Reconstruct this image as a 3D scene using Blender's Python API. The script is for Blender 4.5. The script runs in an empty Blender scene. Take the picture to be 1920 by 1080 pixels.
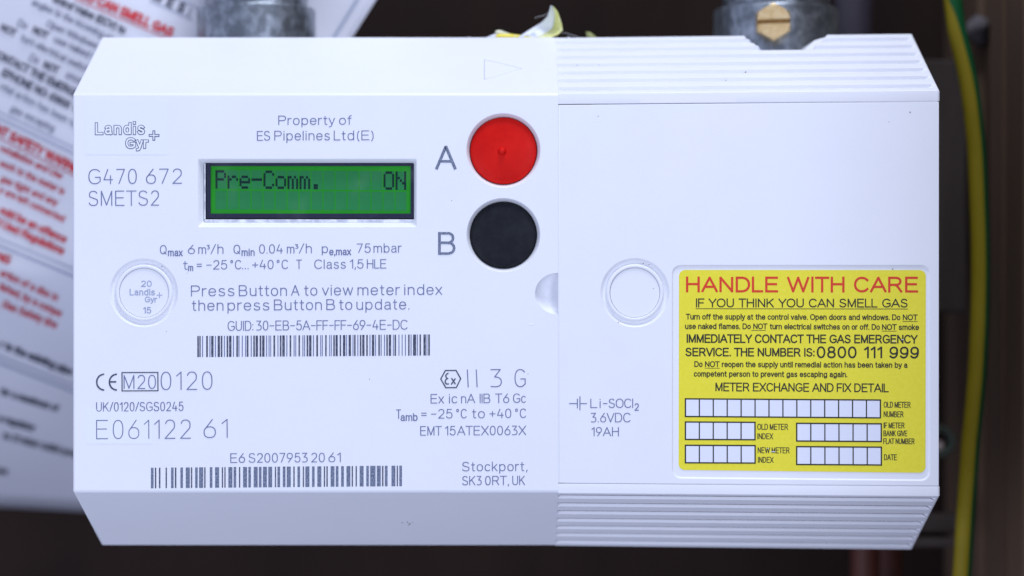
import bpy, bmesh, math, random
from mathutils import Vector, Matrix, noise
from mathutils.geometry import tessellate_polygon
random.seed(7)
R = math.radians
scene = bpy.context.scene
col = scene.collection

# ------------------------------------------------------------------ units
# the meter's front plane is measured on a fine ruler: one unit = 0.14 mm
S = 0.00014
D = 4200.0                      # ruler units from the camera to the front plane

def W(x, y, d=0.0):             # ruler (right, down, back) -> metres
    return Vector(((x-960)*S, d*S, (540-y)*S))
def at(x, y, d):                # same, for a point seen at (x, y) that stands d behind the front plane
    k = (D+d)/D
    return W(960+(x-960)*k, 540+(y-540)*k, d)
def atl(x, y, d):
    k = (D+d)/D
    return (960+(x-960)*k, 540+(y-540)*k, d)

# ------------------------------------------------------------------ camera
cam = bpy.data.objects.new('camera', bpy.data.cameras.new('camera'))
col.objects.link(cam)
cam.location = (0, -D*S, 0)
cam.rotation_euler = (R(90), 0, 0)
cam.data.sensor_width = 36
cam.data.lens = 36*D/1920
cam.data.clip_start = 0.02
cam.data.clip_end = 50
cam.data.dof.use_dof = True
cam.data.dof.focus_distance = D*S
cam.data.dof.aperture_fstop = 7.2
scene.camera = cam
scene.view_settings.view_transform = 'Standard'
scene.view_settings.look = 'None'
scene.view_settings.exposure = -0.08
scene.view_settings.gamma = 1

# ------------------------------------------------------------------ light
world = bpy.data.worlds.new('World'); scene.world = world
world.use_nodes = True
bg = world.node_tree.nodes['Background']
bg.inputs[0].default_value = (0.65, 0.72, 1.03, 1)
bg.inputs[1].default_value = 0.66

def area(name, loc, target, size, power, color):
    l = bpy.data.lights.new(name, 'AREA'); l.shape = 'RECTANGLE'
    l.size, l.size_y = size; l.energy = power; l.color = color
    o = bpy.data.objects.new(name, l); col.objects.link(o)
    o.location = loc
    o.rotation_euler = (Vector(target)-Vector(loc)).to_track_quat('-Z', 'Y').to_euler()
    return o
area('key_light', (0.085, -0.19, 0.66), (0, 0, 0.0), (0.30, 0.20), 3.9, (0.88, 0.92, 1.02))
area('fill_light', (0.38, -0.60, 0.03), (0, 0, 0), (0.26, 0.3), 1.5, (0.85, 0.90, 1.05))
area('left_fill_light', (-0.42, -0.62, -0.24), (-0.05, 0, 0), (0.4, 0.4), 1.7, (0.85, 0.90, 1.05))

# ------------------------------------------------------------------ materials
MATS = {}
def mat(name, c, rough=0.5, metal=0.0, c2=None, nscale=60, nlo=0.4, nhi=0.6, bump=0.0, bscale=900,
        stretch=(1, 1, 1), spec=0.5, emit=None, estr=0.0, rvar=0.0):
    m = bpy.data.materials.new(name); m.use_nodes = True
    nt = m.node_tree; b = nt.nodes['Principled BSDF']
    b.inputs['Base Color'].default_value = (*c, 1)
    b.inputs['Roughness'].default_value = rough
    b.inputs['Metallic'].default_value = metal
    b.inputs['Specular IOR Level'].default_value = spec
    tc = nt.nodes.new('ShaderNodeTexCoord'); mp = nt.nodes.new('ShaderNodeMapping')
    mp.inputs['Scale'].default_value = stretch
    nt.links.new(tc.outputs['Object'], mp.inputs['Vector'])
    if c2 is not None:
        n = nt.nodes.new('ShaderNodeTexNoise'); n.inputs['Scale'].default_value = nscale
        n.inputs['Detail'].default_value = 6; n.inputs['Roughness'].default_value = 0.6
        r = nt.nodes.new('ShaderNodeValToRGB')
        r.color_ramp.elements[0].position = nlo; r.color_ramp.elements[1].position = nhi
        r.color_ramp.elements[0].color = (*c, 1); r.color_ramp.elements[1].color = (*c2, 1)
        nt.links.new(mp.outputs[0], n.inputs['Vector'])
        nt.links.new(n.outputs['Fac'], r.inputs['Fac'])
        nt.links.new(r.outputs['Color'], b.inputs['Base Color'])
        if rvar:
            mr = nt.nodes.new('ShaderNodeMapRange')
            mr.inputs['To Min'].default_value = max(0.05, rough-rvar); mr.inputs['To Max'].default_value = rough+rvar
            nt.links.new(n.outputs['Fac'], mr.inputs['Value'])
            nt.links.new(mr.outputs[0], b.inputs['Roughness'])
    if bump:
        n2 = nt.nodes.new('ShaderNodeTexNoise'); n2.inputs['Scale'].default_value = bscale
        n2.inputs['Detail'].default_value = 3
        bp = nt.nodes.new('ShaderNodeBump'); bp.inputs['Strength'].default_value = bump
        bp.inputs['Distance'].default_value = 0.0002
        nt.links.new(mp.outputs[0], n2.inputs['Vector'])
        nt.links.new(n2.outputs['Fac'], bp.inputs['Height'])
        nt.links.new(bp.outputs[0], b.inputs['Normal'])
    if emit:
        b.inputs['Emission Color'].default_value = (*emit, 1)
        b.inputs['Emission Strength'].default_value = estr
    MATS[name] = m
    return m

WHITE = mat('white_plastic', (0.77, 0.79, 0.84), 0.42, c2=(0.79, 0.81, 0.86), nscale=45, nlo=0.3, nhi=0.7, bump=0.16, bscale=4200, spec=0.35)
SHADE_GRIME = mat('groove_shade_grime', (0.20, 0.18, 0.19), 0.8, c2=(0.38, 0.37, 0.41), nscale=900, nlo=0.35, nhi=0.75, spec=0.1)  # shadow under the rib lips, mixed with grime, put into the colour
FILM = mat('clear_film_patch', (0.775, 0.81, 0.85), 0.33, spec=0.45)
INK = mat('laser_mark_grey', (0.13, 0.155, 0.30), 0.7, c2=(0.20, 0.235, 0.40), nscale=400, nlo=0.35, nhi=0.7, spec=0.1)
INKG = mat('logo_outline', (0.11, 0.13, 0.25), 0.7, spec=0.1)
INKD = mat('laser_mark_dark', (0.055, 0.065, 0.105), 0.7, c2=(0.17, 0.19, 0.26), nscale=2600, nlo=0.46, nhi=0.66, stretch=(1, 1, 0.35), spec=0.1)
INKM = mat('laser_mark_hatched', (0.075, 0.09, 0.14), 0.7, c2=(0.25, 0.29, 0.40), nscale=3600, nlo=0.36, nhi=0.62, stretch=(1, 1, 0.5), spec=0.1)
INKL = mat('laser_mark_faint', (0.30, 0.35, 0.50), 0.7, c2=(0.38, 0.43, 0.58), nscale=900, spec=0.1)
YEL = mat('yellow_vinyl', (0.77, 0.69, 0.03), 0.45, c2=(0.81, 0.73, 0.045), nscale=900, nlo=0.35, nhi=0.65, bump=0.05, bscale=4000, spec=0.3)
LBLK = mat('label_black_ink', (0.022, 0.024, 0.016), 0.5, spec=0.3)
LRED = mat('label_red_ink', (0.62, 0.035, 0.015), 0.5, c2=(0.70, 0.06, 0.02), nscale=2500, spec=0.3)
LWHT = mat('label_white_cell', (0.74, 0.77, 0.88), 0.5, spec=0.3)
REDB = mat('red_rubber', (0.56, 0.007, 0.005), 0.42, c2=(0.64, 0.010, 0.007), nscale=120, bump=0.22, bscale=5200, spec=0.10)
BLKB = mat('black_rubber', (0.006, 0.007, 0.011), 0.55, c2=(0.010, 0.012, 0.016), nscale=300, bump=0.25, bscale=4200, spec=0.18)
NAVY = mat('navy_display_surround', (0.006, 0.008, 0.035), 0.4, spec=0.4)
SILV = mat('display_glass_edge', (0.50, 0.53, 0.62), 0.3, c2=(0.85, 0.88, 0.92), nscale=300, nlo=0.4, nhi=0.6)
BOARD = mat('display_back_black', (0.01, 0.012, 0.015), 0.5)
PIX = mat('lcd_dark_dot', (0.003, 0.020, 0.022), 0.4, spec=0.1)
PAPER = mat('laminated_paper', (0.62, 0.63, 0.70), 0.32, c2=(0.66, 0.67, 0.73), nscale=20, nlo=0.3, nhi=0.7, spec=0.45)
PBLK = mat('paper_black_print', (0.085, 0.09, 0.12), 0.6, spec=0.2)
PGRY = mat('paper_grey_print', (0.17, 0.19, 0.26), 0.6, spec=0.2)
PRED = mat('paper_red_print', (0.55, 0.05, 0.06), 0.6, spec=0.2)
PLIN = mat('paper_rule_line', (0.35, 0.39, 0.50), 0.4, spec=0.3)
ZINC = mat('galvanised_steel', (0.19, 0.215, 0.24), 0.36, metal=0.88, c2=(0.50, 0.55, 0.62), nscale=330, nlo=0.42, nhi=0.78, bump=0.3, bscale=900, rvar=0.1, stretch=(1, 1, .8))
BRASS = mat('dull_brass', (0.60, 0.41, 0.18), 0.36, metal=0.8, c2=(0.76, 0.60, 0.35), nscale=420, nlo=0.35, nhi=0.7, bump=0.25, bscale=1600)
BRASSD = mat('dark_brass_slot', (0.30, 0.17, 0.05), 0.6, metal=0.5, c2=(0.40, 0.24, 0.08), nscale=800)  # darker brass tone for the slot floor
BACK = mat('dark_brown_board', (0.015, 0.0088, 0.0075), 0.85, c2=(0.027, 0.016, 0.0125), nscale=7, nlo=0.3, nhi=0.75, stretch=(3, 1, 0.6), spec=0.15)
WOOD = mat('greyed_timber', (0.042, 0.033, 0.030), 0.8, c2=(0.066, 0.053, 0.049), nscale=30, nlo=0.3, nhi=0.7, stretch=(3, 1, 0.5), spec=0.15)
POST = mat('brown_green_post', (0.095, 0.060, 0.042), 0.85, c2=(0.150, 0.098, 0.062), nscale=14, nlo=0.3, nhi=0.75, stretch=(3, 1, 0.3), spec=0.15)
COPPER = mat('tarnished_copper', (0.055, 0.012, 0.006), 0.6, metal=0.1, c2=(0.09, 0.020, 0.010), nscale=40)
GREYP = mat('dark_grey_paint', (0.035, 0.028, 0.045), 0.6, c2=(0.05, 0.042, 0.058), nscale=30)
WASH = mat('green_grey_zinc', (0.045, 0.06, 0.045), 0.5, metal=0.2, c2=(0.075, 0.095, 0.075), nscale=90)
SCREW = mat('screw_head_highlight', (0.75, 0.62, 0.60), 0.4, metal=0.4)  # pinkish highlight put into the base colour of the head
CYEL = mat('cable_yellow', (0.24, 0.185, 0.008), 0.5, c2=(0.28, 0.22, 0.012), nscale=30, spec=.2)
CGRN = mat('cable_green', (0.006, 0.085, 0.025), 0.5, c2=(0.008, 0.10, 0.03), nscale=30, spec=.2)
SCRAPW = mat('scrap_white_back', (0.72, 0.76, 0.84), 0.6)
SCRAPY = mat('scrap_yellow_face', (0.74, 0.74, 0.16), 0.45, c2=(0.80, 0.82, 0.48), nscale=500, nlo=0.3, nhi=0.75)
BLUEINK = mat('blue_print', (0.06, 0.12, 0.38), 0.6)
DIRT = mat('brown_dirt', (0.12, 0.10, 0.09), 0.9)
FIBRE = mat('pale_fibre', (0.5, 0.5, 0.52), 0.8)
RUBW = mat('white_mastic', (0.13, 0.12, 0.13), 0.85, c2=(0.04, 0.032, 0.03), nscale=60, nlo=0.4, nhi=0.7)

# back-lit green liquid crystal: lamps sit along its edges, so the screen gives off uneven light
def lcd_mat():
    m = bpy.data.materials.new('lcd_green'); m.use_nodes = True
    nt = m.node_tree; b = nt.nodes['Principled BSDF']
    b.inputs['Base Color'].default_value = (0.010, 0.15, 0.012, 1); b.inputs['Specular IOR Level'].default_value = 0.15
    b.inputs['Roughness'].default_value = 0.35
    tc = nt.nodes.new('ShaderNodeTexCoord')
    n = nt.nodes.new('ShaderNodeTexNoise'); n.inputs['Scale'].default_value = 40
    r = nt.nodes.new('ShaderNodeValToRGB')
    r.color_ramp.elements[0].position = 0.3; r.color_ramp.elements[1].position = 0.75
    r.color_ramp.elements[0].color = (0.003, 0.10, 0.004, 1); r.color_ramp.elements[1].color = (0.010, 0.19, 0.006, 1)
    nt.links.new(tc.outputs['Object'], n.inputs['Vector'])
    nt.links.new(n.outputs['Fac'], r.inputs['Fac'])
    nt.links.new(r.outputs['Color'], b.inputs['Emission Color'])
    b.inputs['Emission Strength'].default_value = 0.85
    return m
LCD = lcd_mat()
CELL = mat('lcd_idle_cell', (0.012, 0.12, 0.040), 0.4, c2=(0.014, 0.14, 0.045), nscale=90, emit=(0.004, 0.11, 0.028), estr=0.6, spec=.2)

def glass_mat():
    m = bpy.data.materials.new('clear_window'); m.use_nodes = True
    nt = m.node_tree; nt.nodes.clear()
    out = nt.nodes.new('ShaderNodeOutputMaterial'); mx = nt.nodes.new('ShaderNodeMixShader')
    tr = nt.nodes.new('ShaderNodeBsdfTransparent'); gl = nt.nodes.new('ShaderNodeBsdfGlossy')
    gl.inputs['Roughness'].default_value = 0.12
    df = nt.nodes.new('ShaderNodeBsdfDiffuse'); df.inputs['Color'].default_value = (0.6, 0.65, 0.7, 1)
    tc = nt.nodes.new('ShaderNodeTexCoord'); n = nt.nodes.new('ShaderNodeTexNoise')
    n.inputs['Scale'].default_value = 120; n.inputs['Detail'].default_value = 8
    mr = nt.nodes.new('ShaderNodeMapRange')
    mr.inputs['From Min'].default_value = 0.55; mr.inputs['From Max'].default_value = 0.85
    mr.inputs['To Min'].default_value = 0.0; mr.inputs['To Max'].default_value = 0.028
    mx2 = nt.nodes.new('ShaderNodeMixShader')
    mx.inputs[0].default_value = 0.004
    nt.links.new(tc.outputs['Object'], n.inputs['Vector']); nt.links.new(n.outputs['Fac'], mr.inputs['Value'])
    nt.links.new(tr.outputs[0], mx.inputs[1]); nt.links.new(gl.outputs[0], mx.inputs[2])
    nt.links.new(mr.outputs[0], mx2.inputs[0]); nt.links.new(mx.outputs[0], mx2.inputs[1]); nt.links.new(df.outputs[0], mx2.inputs[2])
    nt.links.new(mx2.outputs[0], out.inputs[0])
    return m
GLASS = glass_mat()

# ------------------------------------------------------------------ object helpers
ORG = {}
def thing(name, label, cat, loc, group=None):
    o = bpy.data.objects.new(name, None); col.objects.link(o)
    o.empty_display_size = 0.01
    o.location = loc; ORG[o.name] = Vector(loc)
    o['label'] = label; o['category'] = cat
    if group: o['group'] = group
    return o
def org(o):
    v = Vector((0, 0, 0))
    while o is not None:
        v += o.location; o = o.parent
    return v
def mesh_obj(name, verts, faces, m, parent=None, smooth=None, centre=True):
    """verts in metres, world space"""
    me = bpy.data.meshes.new(name)
    if centre and verts:
        lo = [min(v[i] for v in verts) for i in range(3)]; hi = [max(v[i] for v in verts) for i in range(3)]
        c = Vector([(lo[i]+hi[i])/2 for i in range(3)])
    else:
        c = Vector((0, 0, 0))
    me.from_pydata([Vector(v)-c for v in verts], [], faces)
    me.update()
    o = bpy.data.objects.new(name, me); col.objects.link(o)
    for mm in (m if isinstance(m, (list, tuple)) else [m]): me.materials.append(mm)
    if smooth is not None:
        for p in me.polygons: p.use_smooth = True
        me.set_sharp_from_angle(angle=R(smooth))
    if parent is not None:
        o.parent = parent; o.location = c-org(parent)
    else:
        o.location = c
    return o
def bm_obj(name, bm, m, parent=None, smooth=None, big=None):
    """bmesh in ruler units (x, y, d)"""
    bmesh.ops.recalc_face_normals(bm, faces=[f for f in bm.faces]) if big != 'keep' else None
    bm.verts.index_update()
    lay = bm.faces.layers.int.get('flat')
    flats = [bool(lay and f[lay]) for f in bm.faces]
    verts = [W(*v.co) for v in bm.verts]
    faces = [[v.index for v in f.verts] for f in bm.faces]
    faces = [f[::-1] for f in faces]      # the ruler frame is left-handed
    o = mesh_obj(name, verts, faces, m, parent, smooth)
    if isinstance(m, list):
        for p, f in zip(o.data.polygons, bm.faces): p.material_index = f.material_index
    if smooth is not None and isinstance(big, (int, float)):
        for p in o.data.polygons:
            if p.area > big*S*S: p.use_smooth = False
    if smooth is not None:
        for p, fl_ in zip(o.data.polygons, flats):
            if fl_: p.use_smooth = False
    bm.free()
    return o

def circle(cx, cy, r, n=64, a0=0.0):
    return [(cx+r*math.cos(a0+2*math.pi*i/n), cy+r*math.sin(a0+2*math.pi*i/n)) for i in range(n)]
def rrect(x0, y0, x1, y1, r, n=6):
    pts = []
    for cx, cy, a in ((x1-r, y1-r, 0), (x0+r, y1-r, 90), (x0+r, y0+r, 180), (x1-r, y0+r, 270)):
        for i in range(n+1):
            t = R(a+90*i/n); pts.append((cx+r*math.cos(t), cy+r*math.sin(t)))
    return pts
def loft(bm, loops, cap=False, closed=True):
    """loops: list of (pts, depth) with equal counts, or list of 3-D point lists"""
    rows = []
    for lp in loops:
        if isinstance(lp, tuple): rows.append([bm.verts.new((p[0], p[1], lp[1])) for p in lp[0]])
        else: rows.append([bm.verts.new(p) for p in lp])
    for a, b in zip(rows, rows[1:]):
        n = len(a)
        for i in range(n if closed else n-1):
            j = (i+1) % n
            bm.faces.new((a[i], a[j], b[j], b[i]))
    if cap: bm.faces.new(rows[-1])
    return rows
def holed(bm, outer, holes):
    """flat face with holes; all points 3-D in ruler units"""
    polys = [[Vector(p) for p in outer]]+[[Vector(p) for p in h] for h in holes]
    tris = tessellate_polygon(polys)
    lay = bm.faces.layers.int.get('flat') or bm.faces.layers.int.new('flat')
    vs = [bm.verts.new(p) for pl in polys for p in pl]
    for t in tris:
        try: bm.faces.new([vs[i] for i in t])[lay] = 1
        except ValueError: pass
def box(bm, x0, y0, x1, y1, d0, d1):
    bmesh.ops.create_cube(bm, size=1, matrix=Matrix.Translation(((x0+x1)/2, (y0+y1)/2, (d0+d1)/2)) @ Matrix.Diagonal((x1-x0, y1-y0, d1-d0, 1)))

# ------------------------------------------------------------------ single-stroke lettering
EXP = 2.0
def E(cx, cy, rx, ry, a0, a1, n=None):
    n = n or max(4, int(abs(a1-a0)/18))
    out = []
    for i in range(n+1):
        t = R(a0+(a1-a0)*i/n); c, s = math.cos(t), math.sin(t)
        out.append((cx+rx*math.copysign(abs(c)**(2/EXP), c), cy+ry*math.copysign(abs(s)**(2/EXP), s)))
    return out
def font(exp, engraved):
    global EXP
    EXP = exp
    G = {}
    G['A'] = (.80, [[(0, 0), (.40, 1), (.80, 0)], [(.13, .33), (.67, .33)]])
    G['B'] = (.61, [[(0, 0), (0, 1)], [(0, 1), (.34, 1)]+E(.34, .765, .22, .235, 80, -80)+[(.34, .53), (0, .53)], [(0, .53), (.34, .53)]+E(.36, .265, .25, .265, 80, -80)+[(.34, 0), (0, 0)]])
    G['C'] = (.71, E(.38, .5, .38, .5, 40, 320) and [E(.38, .5, .38, .5, 40, 320)])
    G['D'] = (.68, [[(0, 0), (0, 1), (.28, 1)]+E(.28, .5, .40, .5, 85, -85)+[(.28, 0), (0, 0)]])
    G['E'] = (.58, [[(.58, 1), (0, 1), (0, 0), (.59, 0)], [(0, .53), (.53, .53)]])
    G['F'] = (.53, [[(.53, 1), (0, 1), (0, 0)], [(0, .5), (.46, .5)]])
    G['G'] = (.76, [E(.40, .5, .40, .5, 42, 312)+[(.76, .16), (.76, .45), (.44, .45)]])
    G['H'] = (.64, [[(0, 0), (0, 1)], [(.64, 0), (.64, 1)], [(0, .53), (.64, .53)]])
    G['I'] = (0, [[(0, 0), (0, 1)]])
    G['J'] = (.4, [[(.4, 1), (.4, .25)]+E(.2, .25, .2, .25, 0, -175)])
    G['K'] = (.64, [[(0, 0), (0, 1)], [(.61, 1), (0, .38)], [(.22, .60), (.64, 0)]])
    G['L'] = (.50, [[(0, 1), (0, 0), (.50, 0)]])
    G['M'] = (.74, [[(0, 0), (0, 1), (.37, .03), (.74, 1), (.74, 0)]])
    G['N'] = (.64, [[(0, 0), (0, 1), (.64, 0), (.64, 1)]])
    G['O'] = (.80, [E(.40, .5, .40, .5, 0, 360)])
    G['P'] = (.60, [[(0, 0), (0, 1)], [(0, 1), (.34, 1)]+E(.34, .735, .26, .265, 80, -80)+[(.34, .47), (0, .47)]])
    G['Q'] = (.80, [E(.40, .5, .40, .5, 0, 360), [(.50, .22), (.80, -.04)]])
    G['R'] = (.66, [[(0, 0), (0, 1)], [(0, 1), (.36, 1)]+E(.36, .74, .26, .26, 80, -80)+[(.36, .48), (0, .48)], [(.34, .48), (.46, .36), (.66, 0)]])
    G['S'] = (.60, [E(.30, .75, .27, .25, 25, 215)+[(.16, .57), (.40, .47)]+E(.30, .26, .30, .26, 35, -165)])
    G['T'] = (.66, [[(0, 1), (.66, 1)], [(.33, 1), (.33, 0)]])
    G['U'] = (.64, [[(0, 1)]+E(.32, .33, .32, .33, 180, 360)+[(.64, 1)]])
    G['V'] = (.74, [[(0, 1), (.37, 0), (.74, 1)]])
    G['W'] = (1.12, [[(0, 1), (.28, 0), (.56, 1), (.84, 0), (1.12, 1)]])
    G['X'] = (.70, [[(0, 0), (.70, 1)], [(0, 1), (.70, 0)]])
    G['Y'] = (.72, [[(0, 1), (.36, .43), (.72, 1)], [(.36, .43), (.36, 0)]])
    G['Z'] = (.62, [[(0, 1), (.62, 1), (0, 0), (.62, 0)]])
    G['0'] = (.52, [E(.26, .5, .26, .5, 0, 360)])
    G['1'] = (.24, [[(0, .78), (.24, 1), (.24, 0)]])
    G['2'] = (.52, [E(.27, .72, .245, .28, 165, -38)+[(0, 0), (.53, 0)]])
    if engraved:
        G['3'] = (.50, [[(0, 1), (.46, 1), (.18, .57)]+E(.2, .285, .31, .285, 80, -110)+[(0, .02)]])
    else:
        G['3'] = (.52, [E(.25, .755, .23, .245, 165, -70)+[(.2, .52)], [(.2, .53)]+E(.25, .265, .27, .265, 75, -165)])
    G['4'] = (.56, [[(.42, 0), (.42, 1), (0, .31), (.57, .31)]])
    if engraved: G['4'] = (.58, [[(.26, 1), (0, .28), (.58, .28)], [(.44, .55), (.44, 0)]])
    G['5'] = (.52, [[(.48, 1), (.10, 1), (.04, .50)]+E(.26, .325, .27, .325, 138, -160)])
    G['6'] = (.52, [E(.26, .32, .26, .32, 0, 360), E(.30, .5, .295, .5, 200, 45)] if not engraved else [[(.40, 1), (.13, .60)]+E(.27, .30, .27, .30, 155, 300), E(.27, .30, .27, .30, 300, 518)])
    G['7'] = (.52, [[(0, 1), (.52, 1), (.30, .55), (.17, 0)]])
    if engraved: G['7'] = (.52, [[(0, 1), (.52, 1), (.15, 0)]])
    G['8'] = (.52, [E(.26, .765, .22, .235, 0, 360), E(.26, .265, .26, .265, 0, 360)])
    six = G['6'][1]
    G['9'] = (.52, [[(.52-x, 1-y) for x, y in st] for st in six])
    x = .72
    G['a'] = (.46, [E(.23, .50, .20, .22, 155, 0)+[(.43, .12), (.47, 0)], [(.43, .42), (.25, .40)]+E(.19, .20, .19, .20, 100, 270)+[(.32, .03), (.43, .17)]])
    G['b'] = (.50, [[(0, 1), (0, 0)], E(.25, .36, .25, .36, 180, 540)])
    G['c'] = (.45, [E(.24, .36, .24, .36, 42, 318)])
    G['d'] = (.50, [[(.50, 1), (.50, 0)], E(.25, .36, .25, .36, 0, 360)])
    G['e'] = (.50, [[(.02, .37), (.48, .37)], E(.25, .36, .25, .36, 2, 325)])
    G['f'] = (.28, [[(.11, 0), (.11, .80)]+E(.28, .80, .17, .20, 170, 90), [(0, .70), (.27, .70)]])
    G['g'] = (.50, [E(.25, .36, .25, .36, 0, 360), [(.50, x), (.50, -.04)]+E(.25, -.04, .25, .24, -10, -160)])
    G['h'] = (.46, [[(0, 1), (0, 0)], [(0, .42)]+E(.23, .46, .23, .26, 165, 0)+[(.46, 0)]])
    G['i'] = (0, [[(0, x), (0, 0)], [(0, .95), (0, .97)]])
    G['j'] = (.1, [[(.1, x), (.1, -.2), (0, -.27)], [(.1, .95), (.1, .97)]])
    G['k'] = (.43, [[(0, 1), (0, 0)], [(.40, x), (0, .27)], [(.15, .43), (.43, 0)]])
    G['l'] = (0, [[(0, 1), (0, 0)]])
    G['m'] = (.78, [[(0, x), (0, 0)], [(0, .46)]+E(.195, .48, .195, .24, 165, 0)+[(.39, 0)], [(.39, .46)]+E(.585, .48, .195, .24, 165, 0)+[(.78, 0)]])
    G['n'] = (.46, [[(0, x), (0, 0)], [(0, .42)]+E(.23, .46, .23, .26, 165, 0)+[(.46, 0)]])
    G['o'] = (.50, [E(.25, .36, .25, .36, 0, 360)])
    G['p'] = (.50, [[(0, x), (0, -.28)], E(.25, .36, .25, .36, 180, 540)])
    G['q'] = (.50, [[(.50, x), (.50, -.28)], E(.25, .36, .25, .36, 0, 360)])
    G['r'] = (.26, [[(0, x), (0, 0)], [(0, .40)]+E(.23, .42, .23, .30, 165, 82)])
    G['s'] = (.42, [E(.21, .54, .19, .18, 25, 215)+[(.12, .42), (.28, .33)]+E(.21, .185, .21, .185, 35, -165)])
    G['t'] = (.28, [[(.11, .93), (.11, .17)]+E(.24, .17, .13, .17, 190, 280), [(0, .70), (.27, .70)]])
    G['u'] = (.46, [[(.46, x), (.46, 0)], [(0, x)]+E(.23, .26, .23, .26, 180, 345)])
    G['v'] = (.48, [[(0, x), (.24, 0), (.48, x)]])
    G['w'] = (.76, [[(0, x), (.19, 0), (.38, x), (.57, 0), (.76, x)]])
    G['x'] = (.46, [[(0, 0), (.46, x)], [(0, x), (.46, 0)]])
    G['y'] = (.48, [[(0, x), (.25, .02)], [(.48, x), (.22, -.14), (.12, -.27), (.02, -.27)]])
    G['z'] = (.44, [[(0, x), (.44, x), (0, 0), (.44, 0)]])
    G['.'] = (0, [[(0, 0), (0, .025)]])
    G[','] = (.04, [[(.05, .06), (0, -.14)]])
    G[':'] = (0, [[(0, .06), (0, .085)], [(0, .60), (0, .625)]])
    G['-'] = (.26, [[(0, .40), (.26, .40)]])
    G['_'] = (.42, [[(0, .47), (.42, .47)]])         # long dash
    G['+'] = (.52, [[(0, .45), (.52, .45)], [(.26, .19), (.26, .71)]])
    G['='] = (.50, [[(0, .33), (.50, .33)], [(0, .60), (.50, .60)]])
    G['/'] = (.40, [[(0, -.02), (.40, 1.02)]])
    G['('] = (.18, [E(.42, .42, .42, .68, 130, 230)])
    G[')'] = (.18, [E(-.24, .42, .42, .68, 50, -50)])
    G['°'] = (.24, [E(.12, .86, .12, .14, 0, 360)])
    G['³'] = (.24, [[(0, 1.0), (.22, 1.0), (.10, .80)]+E(.10, .68, .14, .13, 75, -110)])
    return G
ENG = font(2.35, True)
LOGO = dict(ENG); LOGO['i'] = (0, [[(0, .60), (0, 0)], [(0, 1.06), (0, 1.10)]])
ARI = font(2.12, False)
KERN = {'A': .07, 'V': .08, 'T': .07, 'Y': .09, 'W': .05, 'X': .04, 'v': .05, 'w': .04, 'y': .06, 'x': .04, 'r': .03, 'L': .04,
        'O': .03, 'C': .03, 'G': .02, 'Q': .03, 'o': .02, 'c': .02, 'e': .02, 'f': .04, 't': .03, 'k': .03, '/': .07, 'D': .02, 'P': .02, 'F': .04}
def layout(text, G, gap, space):
    """-> list of strokes in skeleton units and the total width"""
    x = 0; out = []; first = True
    for ch in text:
        if ch == ' ':
            x += space; continue
        w, st = G[ch]
        k = KERN.get(ch, 0)
        if not first: x += gap-k
        first = False
        for s in st: out.append([(x+px, py) for px, py in s])
        x += w-k*(1 if w else 0)
    xs = [p[0] for s in out for p in s]
    lo, hi = min(xs), max(xs)
    return [[(px-lo, py) for px, py in s] for s in out], hi-lo
def ribbon(pts, t, cap=0.5):
    """polyline in 2-D -> (verts, quads) strip of width t with mitred joints"""
    p = [Vector(q) for q in pts]
    q = [p[0]]
    for a in p[1:]:
        if (a-q[-1]).length > 1e-4: q.append(a)
    closed = len(q) > 3 and (q[0]-q[-1]).length < 1e-3*max(1, t)+1e-3
    if closed: q = q[:-1]
    n = len(q); vs = []; fs = []
    if n < 2: return [], []
    if not closed:
        q[0] = q[0]-(q[1]-q[0]).normalized()*t*cap
        q[-1] = q[-1]+(q[-1]-q[-2]).normalized()*t*cap
    for i in range(n):
        if closed: a, b, c = q[i-1], q[i], q[(i+1) % n]
        else: a, b, c = q[max(0, i-1)], q[i], q[min(n-1, i+1)]
        d1 = (b-a); d2 = (c-b)
        if d1.length < 1e-9: d1 = d2
        if d2.length < 1e-9: d2 = d1
        d1 = d1.normalized(); d2 = d2.normalized()
        n1 = Vector((-d1.y, d1.x)); n2 = Vector((-d2.y, d2.x))
        m = n1+n2
        if m.length < 0.2: m = n1
        else: m = m.normalized()
        k = 1/max(0.45, m.dot(n1))
        vs.append(b+m*t*0.5*k); vs.append(b-m*t*0.5*k)
    for i in range(n if closed else n-1):
        j = (i+1) % n
        fs.append((2*i, 2*i+1, 2*j+1, 2*j))
    return vs, fs
LIFT = [0]
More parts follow.
